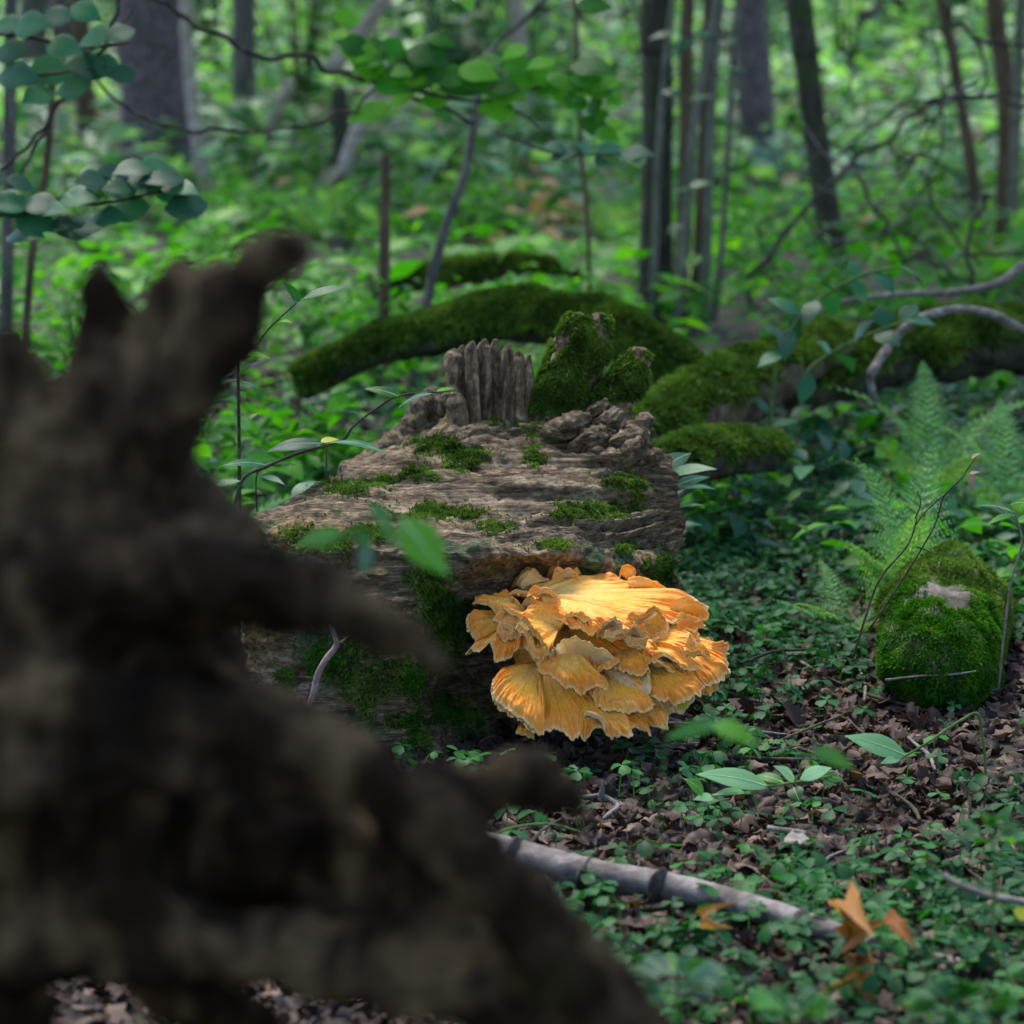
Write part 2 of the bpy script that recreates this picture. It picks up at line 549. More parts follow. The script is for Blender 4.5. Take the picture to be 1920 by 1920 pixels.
# ------------------------------------------------------------------ ground
def build_ground():
    xs = np.concatenate([np.linspace(-60, -3, 30), np.linspace(-2.9, 3, 150), np.linspace(3.2, 60, 30)])
    ys = np.concatenate([np.linspace(-20, 1, 12), np.linspace(1.1, 8, 180), np.linspace(8.2, 30, 60), np.linspace(31, 160, 50)])
    X, Y = np.meshgrid(xs, ys, indexing='ij')
    Z = terr(X, Y)
    V = np.stack([X, Y, Z], -1).reshape(-1, 3)
    f = grid_faces(len(xs), len(ys))[:, ::-1]
    return solo('ground', V, [f], M['ground'], kind='structure', origin=np.zeros(3))
build_ground()

# ------------------------------------------------------------------ moss helper
def surf_samples(V, quads, n, mask=None):
    """random points with normals on a quad mesh; mask(p,n)->weight"""
    a, b, c, d = (V[quads[:, i]] for i in range(4))
    nrm = np.cross(c - a, d - b)
    ar = np.linalg.norm(nrm, axis=1) + 1e-12
    nrm = nrm / ar[:, None]
    w = ar.copy()
    cen = (a + b + c + d) / 4
    if mask is not None:
        w = w * mask(cen, nrm)
    w = w / w.sum()
    k = rng.choice(len(quads), n, p=w)
    u, v = rng.random((n, 1)), rng.random((n, 1))
    p = (a[k] * (1 - u) + b[k] * u) * (1 - v) + (d[k] * (1 - u) + c[k] * u) * v
    return p, nrm[k]

def moss_tufts(p, n, length=.012, width=.0028, tint=None):
    """thin bent blades standing on points p along n"""
    k = len(p)
    dirn = n + rng.normal(size=(k, 3)) * .55 + np.array((0, 0, .15))
    dirn /= np.linalg.norm(dirn, axis=1)[:, None]
    side = np.cross(dirn, rng.normal(size=(k, 3))); side /= np.linalg.norm(side, axis=1)[:, None]
    L = length * rng.uniform(.5, 1.3, (k, 1))
    W = width * rng.uniform(.7, 1.3, (k, 1))
    droop = np.array((0, 0, -1)) * L * .25
    a = p - n * .002 - side * W
    b = p - n * .002 + side * W
    m1 = p + dirn * L * .55 + side * W * .8
    m0 = p + dirn * L * .55 - side * W * .8
    t = p + dirn * L + droop
    V = np.stack([a, b, m1, m0, t], 1).reshape(-1, 3)
    o = (np.arange(k) * 5)[:, None]
    Q = o + np.array([[0, 1, 2, 3]])
    T = o + np.array([[3, 2, 4]])
    if tint is None:
        tint = rng.random(k)
    return V, [Q, T], np.repeat(tint, 5)

# ------------------------------------------------------------------ the big rotten log with the fungus
LOG_O = P(870, 1440, 4.2)
log = thing('rotten_log', 'big grey rotten log with furrowed grain and mossy broken stubs, carrying the orange fungus', 'log', LOG_O)

def build_log():
    rows = [
        [(450, 1470, 4.05), (600, 1475, 4.02), (760, 1475, 4.02), (880, 1460, 4.04), (1000, 1420, 4.14), (1150, 1370, 4.3), (1260, 1335, 4.42)],
        [(452, 1370, 4.05), (600, 1390, 3.98), (760, 1400, 3.97), (880, 1390, 4.05), (1000, 1340, 4.2), (1150, 1300, 4.34), (1265, 1270, 4.44)],
        [(455, 1220, 4.06), (600, 1220, 3.99), (760, 1220, 3.97), (880, 1230, 4.05), (1000, 1240, 4.19), (1150, 1220, 4.33), (1272, 1190, 4.44)],
        [(455, 1080, 4.08), (600, 1090, 4.01), (760, 1100, 3.99), (890, 1110, 4.04), (1020, 1110, 4.15), (1150, 1120, 4.28), (1276, 1110, 4.42)],
        [(458, 1010, 4.12), (600, 1015, 4.03), (760, 1030, 4.0), (900, 1042, 4.01), (1040, 1042, 4.09), (1160, 1065, 4.24), (1278, 1060, 4.42)],
        [(465, 988, 4.18), (600, 968, 4.12), (760, 988, 4.10), (900, 1005, 4.1), (1050, 1012, 4.19), (1160, 1020, 4.3), (1279, 1005, 4.45)],
        [(490, 972, 4.28), (600, 938, 4.26), (760, 930, 4.3), (900, 930, 4.32), (1050, 930, 4.37), (1160, 925, 4.42), (1277, 945, 4.5)],
        [(520, 955, 4.36), (620, 910, 4.4), (760, 878, 4.45), (870, 855, 4.5), (1020, 850, 4.55), (1150, 850, 4.56), (1262, 890, 4.56)],
        [(555, 938, 4.44), (650, 893, 4.52), (760, 843, 4.6), (850, 800, 4.68), (1000, 785, 4.74), (1140, 790, 4.74), (1232, 850, 4.66)],
        [(575, 945, 4.52), (665, 905, 4.62), (770, 860, 4.72), (860, 830, 4.82), (1000, 820, 4.88), (1140, 825, 4.86), (1228, 880, 4.74)],
        [(560, 1130, 4.6), (660, 1130, 4.7), (780, 1130, 4.8), (870, 1130, 4.95), (1000, 1130, 5.0), (1140, 1130, 4.98), (1235, 1130, 4.8)],
        [(540, 1290, 4.62), (650, 1290, 4.72), (780, 1280, 4.85), (870, 1270, 5.0), (1000, 1270, 5.05), (1140, 1270, 5.0), (1240, 1270, 4.82)],
    ]
    R = np.array([[P(*c) for c in r] for r in rows])
    nu, nv = 420, 380
    A = np.stack([crom(R[i], nu) for i in range(len(rows))])        # rows x nu
    G = np.stack([crom(A[:, j], nv) for j in range(nu)])            # nu x nv x 3
    dU = np.gradient(G, axis=0); dV = np.gradient(G, axis=1)
    N = np.cross(dU, dV); N /= np.linalg.norm(N, axis=2)[..., None] + 1e-9
    u = np.linspace(0, 1, nu)[:, None]; v = np.linspace(0, 1, nv)[None]
    top = ss(.40, .47, v)                       # the split upper face
    x, y, z = G[..., 0], G[..., 1], G[..., 2]
    warp = .05 * noise(np.stack([x * 2.2, y * 3, z * 3], -1))
    acr = v * 1.6 + warp * 1.6                  # across-grain coordinate
    right = ss(.35, .75, u)
    g1 = fbm(np.stack([x * 3.2, acr * 16, 0 * x + .4], -1), 5, .55)
    lay = fbm(np.stack([x * 2.0, acr * 30, 0 * x + 7.1], -1), 3, .6)
    led = -np.abs(lay) * 1.4 + .35
    d = top * (.015 * g1 + (.009 + .022 * right) * led + .010 * fbm(np.stack([x * 5, acr * 9, 0 * x + 2], -1), 3))
    face = fbm(np.stack([x * 5, y * 5, z * 9], -1), 5, .55)
    f2 = 1 - np.abs(fbm(np.stack([x * 4 + 3, y * 4, z * 14], -1), 4, .55)) * 1.6
    d = d + (1 - top) * (.030 * face + .014 * f2 - .01)
    d = d + .007 * fbm(np.stack([x * 26, y * 26, z * 40], -1), 3)
    # hollow under the fungus
    c0 = P(930, 1270, 4.06)
    hol = np.exp(-(((x - c0[0]) / .10) ** 2 + ((z - c0[2]) / .12) ** 2)) * (1 - top)
    d = d - .09 * hol
    G = G + N * d[..., None]
    # torn crumbly strip under the brow
    tan = np.exp(-(((v - .33) / .042) ** 2)) * ss(.45, .55, u) * (1 - ss(.64, .74, u))
    tan = np.clip(tan * 1.3 + .8 * ss(.15, .6, fbm(np.stack([x * 7 + 3, y * 7, z * 7], -1), 3)) * (1 - top), 0, 1)
    moss = (1 - top) * (.38 + .6 * noise(np.stack([x * 6, y * 6, z * 6], -1))) - tan
    V = G.reshape(-1, 3)
    q = grid_faces(nu, nv)
    # caps at both ends
    n0 = len(V)
    V = np.vstack([V, G[0].mean(0), G[-1].mean(0)])
    j = np.arange(nv - 1)
    e = (nu - 1) * nv
    caps = np.vstack([np.stack([j + 1, j, np.full(nv - 1, n0)], -1), np.stack([e + j, e + j + 1, np.full(nv - 1, n0 + 1)], -1)])
    at = {'tan': np.append(tan.ravel(), [0, 0]), 'moss': np.append(moss.ravel(), [.2, .2])}
    part('trunk', V, [q, caps], M['log'], log, at)
    return V, q, G, N, nu, nv
LOGV, LOGQ, LOGG, LOGN, LNU, LNV = build_log()

def log_stub(name, path, rad, **k):
    pts = [P(*p) for p in path]
    r = [PX(a, p[2]) for a, p in zip(rad, path)]
    V, f = tube(pts, r, **k)
    at = {'tan': np.full(len(V), .0), 'moss': np.full(len(V), -.1)}
    part(name, V, f, M[{'knot': 'log_knot', 'splinter': 'log_up', 'root_stub': 'log_up'}.get(name, 'log')], log, at)
    return V, f

# fluted broken roots standing up at the back
fl = [(852, 800, 850, 652, 17), (876, 800, 866, 645, 14), (892, 795, 884, 638, 17), (912, 790, 908, 634, 16), (934, 790, 928, 634, 17),
      (952, 785, 952, 643, 14), (972, 780, 972, 655, 15), (990, 775, 990, 662, 12), (862, 790, 848, 720, 20)]
for i, (bx, by, tx, ty, r) in enumerate(fl):
    dd = 4.68 + .03 * math.sin(i * 2.1)
    log_stub('splinter', [(bx + 4, by + 40, dd), (bx, by - 20, dd), ((bx + tx) / 2 + 3 * math.sin(i * 3), (by + ty) / 2, dd), (tx, ty + 22, dd + .01), (tx + 2, ty + 3, dd + .01)],
             [r * 1.2, r * (.85 + .2 * math.sin(i * 5)), r * .85, r * (.8 + .2 * math.cos(i * 4)), r * .3], seg=20, n=44, rough=.30, freq=4, seed=i * 3.7, groove=.22, ngroove=5)
stubA = log_stub('root_stub', [(1010, 830, 4.72), (1030, 760, 4.72), (1058, 690, 4.72), (1078, 630, 4.74), (1086, 592, 4.75)], [46, 40, 35, 34, 20], seg=40, n=90, rough=.2, freq=9, groove=.15, ngroove=6, flat=.8)
stubA2 = log_stub('root_stub', [(1060, 800, 4.74), (1085, 720, 4.74), (1112, 650, 4.76), (1128, 592, 4.78)], [36, 30, 28, 17], seg=32, n=70, rough=.28, freq=9, seed=4)
stubB = log_stub('root_stub', [(1090, 850, 4.7), (1136, 775, 4.7), (1176, 712, 4.72), (1206, 658, 4.73)], [42, 34, 31, 18], seg=40, n=80, rough=.28, freq=9, seed=9, groove=.2, ngroove=6, flat=.7)
log_stub('root_stub', [(700, 900, 4.78), (770, 830, 4.82), (800, 770, 4.84), (832, 740, 4.86)], [40, 40, 34, 20], seg=24, n=50, rough=.4, freq=10, seed=14)
log_stub('root_stub', [(650, 900, 4.75), (700, 860, 4.78), (740, 832, 4.8), (765, 838, 4.8)], [26, 22, 18, 10], seg=18, n=40, rough=.4, freq=10, seed=15)
# gnarled knots on the right shoulder
for i, (bx, by, dd, r) in enumerate([(1062, 812, 4.6, 44), (1105, 832, 4.58, 40), (1140, 790, 4.62, 26), (1120, 770, 4.64, 20), (1180, 830, 4.56, 36), (1200, 800, 4.6, 26), (1165, 862, 4.53, 40), (1210, 870, 4.54, 34)]):
    a = i * 1.9
    log_stub('knot', [(bx - r * .9, by + r * .9, dd + .03), (bx - r * .4, by + r * .1, dd), (bx + r * .2, by - r * .2, dd - .01), (bx + r * .7, by - r * .55 + 5 * math.sin(a), dd), (bx + r * 1.0, by - r * .6, dd + .01)],
             [r * .5, r * .62, r * .6, r * .42, r * .12], seg=26, n=50, rough=.6, freq=5, seed=a, groove=.35, ngroove=7)
# torn wood chips along the ridge, light coloured
for i in range(26):
    px_ = rng.uniform(680, 1130); dd = 4.52 + .14 * rng.random()
    py_ = np.interp(px_, [560, 760, 850, 1000, 1140, 1230], [938, 850, 806, 800, 815, 860]) + rng.uniform(2, 55)
    a = rng.uniform(-.5, .6); l = rng.uniform(8, 22)
    log_stub('wood_chip', [(px_ - l * math.cos(a), py_ + l * math.sin(a), dd), (px_, py_ - 3, dd - .01), (px_ + l * math.cos(a), py_ - l * math.sin(a), dd)], [2.5, 5, 1.5], seg=8, n=12, rough=.3, freq=3, seed=i, flat=.5)

def log_moss():
    pat = [(870, 860, 52, 24, 6), (780, 885, 40, 18, 4), (960, 780, 48, 26, 6), (1170, 905, 52, 18, 4), (1075, 815, 26, 22, 2), (1000, 860, 30, 18, 2), (1185, 830, 30, 16, 2),
           (720, 900, 30, 12, 2), (650, 915, 60, 16, 2), (1100, 960, 90, 20, 2), (830, 960, 90, 16, 2), (1030, 810, 60, 24, 2), (820, 835, 50, 20, 2), (900, 770, 30, 16, 2), (930, 990, 34, 12, 2), (1040, 1022, 30, 9, 2), (1240, 1075, 40, 40, 3), (690, 1000, 60, 16, 2), (1190, 930, 14, 22, 1), (1170, 1030, 20, 10, 1),
           (600, 1010, 80, 26, 4), (830, 1160, 50, 70, 4), (800, 1080, 60, 30, 2), (850, 1330, 50, 40, 4), (760, 1355, 60, 18, 3), (690, 1300, 22, 50, 3), (640, 1240, 70, 40, 3), (540, 1275, 26, 34, 3), (780, 1400, 34, 40, 3), (660, 1230, 30, 40, 3), (720, 1270, 90, 40, 3)]
    cen = LOGV[LOGQ].mean(1)
    # project into photo pixels
    X, Y, Z = cen[:, 0], cen[:, 1], cen[:, 2] - CAM_Z
    dep = Y * CP - Z * SP
    ux = 960 + F * X / dep
    uy = 960 - F * (Y * SP + Z * CP) / dep
    front = Y < 4.9
    w = np.zeros(len(cen)); br = np.zeros(len(cen))
    nz = fbm(cen * 24, 3)
    for (a, b, ra, rb, k) in pat:
        e = np.exp(-(((ux - a) / ra) ** 2 + ((uy - b) / rb) ** 2))
        hit = np.clip(e + .45 * nz - .36, 0, .5) + .004 * (e > .08)
        w = np.maximum(w, hit)
    w *= front
    low = (uy > 1180)
    def m(c, n): return w
    p, n = surf_samples(LOGV, LOGQ, 60000, m)
    n = n * np.sign((n * (p - P(870, 1200, 4.5))).sum(1))[:, None]
    mid = p[:, 2] < P(800, 1200, 4.0)[2]
    sel = mid & (noise(p * 9) > .02)
    tint = np.clip(.35 + .5 * fbm(p * 14, 2) + .25 * rng.random(len(p)), 0, 1)
    V, f, t = moss_tufts(p[~sel], n[~sel], .010, .0018, tint[~sel])
    o = part('moss', V, f, M['moss'], log, {'tint': t}); o['kind'] = 'stuff'
    V, f, t = moss_tufts(p[sel], n[sel], .009, .0017, tint[sel])
    o = part('moss', V, f, M['mossb'], log, {'tint': t}); o['kind'] = 'stuff'
    # the stubs wear thick moss
    for (SV, sf), amt, mk in ((stubA, 22000, lambda c, n: (noise(c * 20) > -.32) * (c[:, 2] > P(1000, 770, 4.72)[2])),
                              (stubA2, 9000, lambda c, n: (noise(c * 20) > -.35) * (c[:, 2] > P(1000, 760, 4.72)[2])),
                              (stubB, 12000, lambda c, n: (noise(c * 18) > -.25) * (c[:, 2] > P(1000, 745, 4.72)[2]))):
        p, n = surf_samples(SV, sf[0], amt, mk)
        cc = SV.mean(0)
        axis = np.array((.25, 0, 1.0)); axis /= np.linalg.norm(axis)
        rel = p - cc; rel = rel - (rel @ axis)[:, None] * axis
        n = n * np.sign((n * rel).sum(1))[:, None]
        tint = np.clip(.4 + .5 * fbm(p * 22, 2) + .2 * rng.random(len(p)), 0, 1)
        V, f, t = moss_tufts(p, n, .011, .0021, tint)
        o = part('moss', V, f, M['moss'], log, {'tint': t}); o['kind'] = 'stuff'
log_moss()

# ------------------------------------------------------------------ the fungus
FUN_O = P(900, 1180, 4.08)
fungus = thing('shelf_fungus', 'large frilly orange and yellow shelf fungus growing from the side of the rotten log', 'fungus', FUN_O)

def Z(X, Y, d):                     # coordinates measured in a 3x enlargement of the photo
    return P(800 + X / 3.0, 980 + Y / 3.0, d)

def bracket(hub, edge, dh, de, bulge=.16, ruff=1.0, cream=0.0, thick=.010, ns=220, nt=46, seed=0.0, dback=None, lift=0.0):
    """a fan from its hub to a frilly edge. edge points (X,Y[,depth])"""
    E = []
    for e in edge:
        E.append(Z(e[0], e[1], e[2] if len(e) > 2 else de))
    H = Z(hub[0], hub[1], dh)
    E = crom(np.array(E), ns)
    s = np.linspace(0, 1, ns)
    L = np.linalg.norm(E - H, axis=1).mean()
    arc = np.concatenate([[0], np.cumsum(np.linalg.norm(np.diff(E, axis=0), axis=1))])
    c = arc / .02                                   # a frill about every 2 cm
    sv = np.stack([c, c * 0 + seed, c * 0], -1)
    rad = 1 + ruff * (.055 * noise(sv * .7) + .045 * noise(sv * 1.7 + 5) + .030 * noise(sv * 4.3 + 9) + .014 * noise(sv * 9 + 2)) * min(1.0, .09 / L) ** .5
    E = H + (E - H) * rad[:, None]
    n = np.array((0.05, -.55, .83)); n /= np.linalg.norm(n)
    t = np.linspace(0, 1, nt) ** .85
    Tg, Sg = t[None, :], s[:, None]
    Cg = np.repeat(c[:, None], nt, 1)
    Pm = H + (E - H)[:, None] * t[None, :, None]
    prof = (1 - (2 * Tg - 1) ** 2)
    up = bulge * L * prof * .55
    edgew = ss(.45, 1.0, Tg)
    pv = lambda a, b, z: np.stack([Cg * a + seed, np.repeat(Tg * b, ns, 0), Cg * 0 + z], -1)
    up = up + ruff * edgew * (.017 * noise(pv(.30, .8, 3)) + .011 * noise(pv(.75, 1.2, 7)) + .004 * noise(pv(2.3, 3, 1)))
    up = up + lift * L * edgew
    up = up + Tg * (.0012 * noise(pv(1.8, .8, 11)) + .0008 * noise(pv(4.5, 1.2, 13)))
    up = up + ruff * ss(.72, .97, Tg) * (.0055 * noise(pv(1.3, 5, 41)) + .0035 * noise(pv(3.1, 9, 43)))
    up = up + .0035 * noise(pv(.3, 4, 21)) + .0012 * noise(pv(3, 14, 23)) * Tg
    up = up - .010 * ss(.86, 1, Tg) ** 2
    Top = Pm + n * up[..., None]
    th = thick * (1 - .72 * ss(.55, 1, Tg)) * (.35 + .65 * ss(0, .15, Tg))
    Bot = Top - n * np.repeat(th, ns, 0)[..., None] + .0012 * noise(pv(2, 6, 31))[..., None] * n
    k = ns * nt
    V = np.vstack([Top.reshape(-1, 3), Bot.reshape(-1, 3)])
    q = grid_faces(ns, nt)
    i = np.arange(ns - 1)
    a = i * nt + nt - 1
    rim = np.stack([a, a + nt, a + nt + k, a + k], -1)
    j = np.arange(nt - 1)
    s0 = np.stack([j, j + 1, j + 1 + k, j + k], -1)
    e0 = (ns - 1) * nt
    s1 = np.stack([e0 + j + 1, e0 + j, e0 + j + k, e0 + j + 1 + k], -1)
    tt = np.repeat(t[None], ns, 0).ravel()
    sv_ = np.repeat((arc / .35)[:, None], nt, 1).ravel()
    at = {'t': np.concatenate([tt, tt]), 's': np.concatenate([sv_, sv_]), 'under': np.concatenate([np.zeros(k), np.ones(k)]),
          'cream': np.full(2 * k, cream), 'seed': np.full(2 * k, seed)}
    part('bracket', V, [q[:, ::-1], (q + k), rim, s0, s1], M['fungus'], fungus, at)

B = bracket
# the broad top cap, tilted towards the viewer
capE = [(560, 380, 4.09), (640, 345, 4.13), (760, 300, 4.17), (850, 268, 4.19), (940, 282, 4.2), (1050, 262, 4.2), (1110, 300, 4.19), (1200, 318, 4.18), (1290, 385, 4.16), (1400, 412, 4.14), (1490, 400, 4.13),
        (1590, 480, 4.09), (1535, 520, 4.06), (1575, 575, 4.04), (1480, 512, 4.03), (1400, 525, 4.01), (1345, 600, 3.985), (1290, 622, 3.975), (1220, 590, 3.97), (1120, 592, 3.965), (1060, 568, 3.96), (985, 590, 3.955), (932, 612, 3.95), (880, 570, 3.955),
        (780, 545, 3.965), (700, 500, 3.98), (630, 470, 4.0), (580, 440, 4.02)]
B((610, 402), capE, 4.07, 4.0, bulge=.10, ruff=.9, thick=.014, ns=560, nt=90, seed=1.3)
# small lobes round the back rim
B((1140, 300), [(1090, 285), (1092, 245), (1130, 226), (1168, 240), (1180, 280)], 4.17, 4.165, .3, .5, ns=90, nt=24, seed=2.1)
B((1140, 350), [(1130, 320), (1190, 296), (1260, 300), (1325, 318), (1352, 372), (1290, 388), (1230, 392)], 4.12, 4.13, .25, 1, ns=160, nt=30, seed=3.4)
B((540, 380), [(470, 352), (500, 290), (555, 238), (600, 238), (650, 285), (705, 335), (660, 352)], 4.10, 4.13, .35, .7, cream=.45, ns=140, nt=30, seed=4.2)
B((760, 330), [(655, 320), (680, 258), (740, 264), (845, 256), (875, 300)], 4.15, 4.165, .25, .9, cream=.15, ns=130, nt=24, seed=5.2)
B((640, 410), [(560, 410), (600, 380), (690, 385), (760, 420), (740, 455), (660, 470)], 4.02, 3.99, .4, .8, ns=120, nt=26, seed=6.6, cream=.1)
B((590, 420), [(450, 375), (500, 370), (560, 390), (600, 450), (520, 450)], 4.04, 4.03, .3, .8, cream=.5, ns=110, nt=24, seed=7.7)
# upper left petals against the wood
B((560, 500), [(480, 440, 4.03), (440, 385, 4.05), (360, 385, 4.05), (280, 395, 4.04), (262, 440, 4.02), (340, 430, 4.0), (400, 470, 3.99), (380, 520, 3.98), (480, 560, 3.98)], 4.03, 4.02, .2, .9, ns=220, nt=36, seed=8.3)
B((560, 520), [(420, 460, 4.03), (300, 490, 4.02), (225, 515, 4.02), (245, 575, 4.0), (280, 625, 3.99), (255, 685, 3.975), (205, 728, 3.97), (300, 705, 3.96), (352, 682, 3.96), (385, 742, 3.955), (445, 742, 3.955), (505, 700, 3.955), (565, 685, 3.96), (610, 700, 3.96)], 4.04, 4.0, .06, 1.1, ns=340, nt=50, seed=9.1, thick=.012)
B((520, 560), [(400, 530), (430, 505), (480, 520), (520, 590), (490, 620), (420, 585)], 3.99, 3.965, .4, 1, cream=.2, ns=120, nt=24, seed=10.4)
# bulging petal with the frilly left side
B((745, 600), [(790, 555, 3.98), (745, 505, 3.985), (680, 474, 3.99), (610, 460, 3.99), (545, 478, 3.98), (502, 525, 3.965), (522, 590, 3.95), (562, 640, 3.94), (600, 668, 3.935), (610, 730, 3.925), (665, 745, 3.92), (710, 690, 3.93)], 3.985, 3.95, .28, 1.0, ns=300, nt=46, seed=11.2)
B((660, 700), [(570, 655, 3.95), (560, 690, 3.945), (600, 740, 3.94), (650, 780, 3.935), (735, 803, 3.925), (740, 770, 3.925), (720, 720, 3.93)], 3.96, 3.94, .2, 1.1, ns=180, nt=30, seed=12.9)
# shaded centre
B((780, 520), [(860, 800, 3.99), (1000, 770, 3.985), (1100, 760, 3.98), (1240, 745, 3.975), (1330, 738, 3.97), (1335, 700, 3.98), (1240, 660, 3.99), (1200, 600, 4.0)], 4.06, 3.98, .02, .8, ns=200, nt=40, seed=13.5)
B((1060, 560), [(962, 596, 3.965), (1020, 622, 3.95), (1090, 642, 3.945), (1130, 668, 3.94), (1225, 672, 3.94), (1232, 650, 3.945), (1165, 600, 3.955)], 3.985, 3.95, .3, 1, cream=.25, ns=180, nt=30, seed=14.6)
B((1230, 660), [(1215, 690), (1222, 735), (1290, 735), (1336, 738), (1320, 705), (1290, 680)], 3.985, 3.95, .2, 1, ns=110, nt=24, seed=15.3)
# up-curled petal showing its cream underside
B((860, 790), [(690, 745, 3.925), (700, 685, 3.915), (745, 640, 3.91), (830, 624, 3.905), (885, 650, 3.905), (965, 682, 3.905), (1062, 742, 3.905), (985, 765, 3.925)], 3.965, 3.91, -.25, .9, cream=.85, ns=240, nt=40, seed=16.1, thick=.008)
# tongue below it
B((790, 700), [(620, 770, 3.945), (650, 815, 3.93), (725, 860, 3.915), (760, 895, 3.905), (805, 905, 3.90), (865, 948, 3.895), (925, 912, 3.895), (1000, 922, 3.90), (1008, 890, 3.905), (950, 828, 3.92), (915, 760, 3.935)], 3.955, 3.91, .2, .9, ns=280, nt=46, seed=17.4)
B((1000, 770), [(925, 800, 3.935), (945, 830, 3.93), (1020, 800, 3.925), (1090, 765, 3.925), (1060, 748, 3.93)], 3.965, 3.93, .2, 1, ns=110, nt=24, seed=18.8)
# right hand fans
B((1250, 560), [(1400, 545, 4.03), (1480, 580, 4.02), (1545, 618, 4.01), (1440, 632, 3.99), (1350, 625, 3.985), (1300, 615, 3.985)], 4.03, 4.0, .15, 1, ns=160, nt=30, seed=19.2)
B((1300, 640), [(1470, 600, 4.06), (1530, 622, 4.05), (1610, 650, 4.03), (1695, 682, 4.01), (1685, 715, 4.0), (1640, 735, 3.99), (1692, 780, 3.975), (1702, 835, 3.96), (1660, 882, 3.95), (1600, 892, 3.94), (1545, 878, 3.935), (1480, 862, 3.93), (1440, 815, 3.94), (1380, 820, 3.95)], 4.05, 3.97, .10, .9, ns=360, nt=56, seed=20.4, thick=.012)
B((1190, 660), [(1400, 610, 4.0), (1500, 642, 3.97), (1508, 700, 3.95), (1450, 722, 3.945), (1522, 768, 3.93), (1500, 797, 3.925), (1440, 792, 3.925), (1350, 748, 3.935), (1270, 745, 3.94)], 4.02, 3.95, .12, .8, ns=280, nt=46, seed=21.9)
B((1090, 730), [(1040, 805, 3.945), (1110, 822, 3.93), (1200, 822, 3.92), (1252, 792, 3.915), (1262, 808, 3.915), (1245, 768, 3.92), (1310, 790, 3.92), (1372, 828, 3.92), (1400, 800, 3.94), (1300, 735, 3.96)], 3.99, 3.93, .18, 1, ns=260, nt=40, seed=22.7)
B((1080, 770), [(1005, 812, 3.955), (1050, 862, 3.94), (1130, 912, 3.925), (1222, 955, 3.915), (1262, 930, 3.915), (1260, 830, 3.93)], 3.99, 3.93, .08, .5, cream=.75, ns=180, nt=36, seed=23.1)
B((1180, 770), [(1210, 965, 3.925), (1310, 962, 3.91), (1380, 966, 3.905), (1450, 976, 3.90), (1540, 932, 3.905), (1562, 900, 3.915), (1505, 850, 3.94), (1410, 812, 3.96)], 4.0, 3.92, .12, .9, ns=280, nt=46, seed=24.5)
B((1470, 830), [(1650, 872), (1630, 905), (1600, 942), (1550, 932), (1500, 930)], 4.0, 3.96, .12, 1, ns=120, nt=26, seed=25.5)
B((1010, 850), [(915, 925, 3.925), (950, 982, 3.91), (1030, 1032, 3.895), (1080, 1012, 3.895), (1160, 1036, 3.89), (1222, 1047, 3.89), (1282, 1030, 3.895), (1262, 970, 3.91), (1210, 900, 3.935)], 3.975, 3.91, .12, .9, ns=260, nt=44, seed=26.8)
B((1270, 930), [(1230, 1030), (1340, 1045), (1430, 1032), (1515, 972), (1450, 950)], 3.98, 3.945, .08, .8, cream=.6, ns=140, nt=30, seed=27.3)
# lowest shelves
B((660, 780), [(590, 792, 3.985), (480, 808, 3.95), (400, 830, 3.93), (366, 910, 3.905), (400, 1000, 3.89), (470, 1062, 3.885), (540, 1102, 3.88), (600, 1180, 3.875), (668, 1140, 3.88), (740, 1132, 3.88), (820, 1172, 3.875), (865, 1150, 3.88), (930, 1090, 3.9), (960, 990, 3.93)], 4.01, 3.9, .04, .8, ns=360, nt=60, seed=28.2, thick=.012)
B((640, 800), [(470, 835, 3.935), (385, 880, 3.905), (380, 950, 3.89), (440, 1030, 3.88), (530, 1085, 3.872), (600, 1130, 3.868), (664, 1140, 3.87), (650, 1060, 3.885), (625, 950, 3.91)], 3.985, 3.89, .14, .7, ns=260, nt=46, seed=29.9)
B((900, 900), [(850, 1162, 3.885), (900, 1172, 3.88), (960, 1142, 3.88), (1020, 1182, 3.872), (1092, 1212, 3.868), (1150, 1172, 3.875), (1158, 1120, 3.885), (1100, 1040, 3.91)], 3.98, 3.88, .10, 1.1, ns=260, nt=46, seed=30.3)
B((930, 1080), [(870, 1108), (890, 1075), (960, 1080), (1012, 1115), (1000, 1150)], 3.90, 3.868, .3, .8, cream=.7, ns=110, nt=24, seed=31.4)
B((1020, 980), [(1060, 1060, 3.91), (1140, 1125, 3.895), (1200, 1132, 3.895), (1262, 1168, 3.89), (1250, 1120, 3.9), (1150, 1040, 3.92)], 3.97, 3.9, .1, 1, ns=150, nt=30, seed=32.6)
B((1080, 970), [(1180, 1085, 3.92), (1260, 1120, 3.91), (1340, 1145, 3.91), (1360, 1080, 3.92), (1300, 1030, 3.93)], 3.98, 3.91, .1, 1, ns=150, nt=30, seed=33.6)
B((580, 1100), [(525, 1112), (512, 1140), (505, 1175), (560, 1182), (610, 1170)], 3.93, 3.90, .2, 1, ns=90, nt=22, seed=34.1)

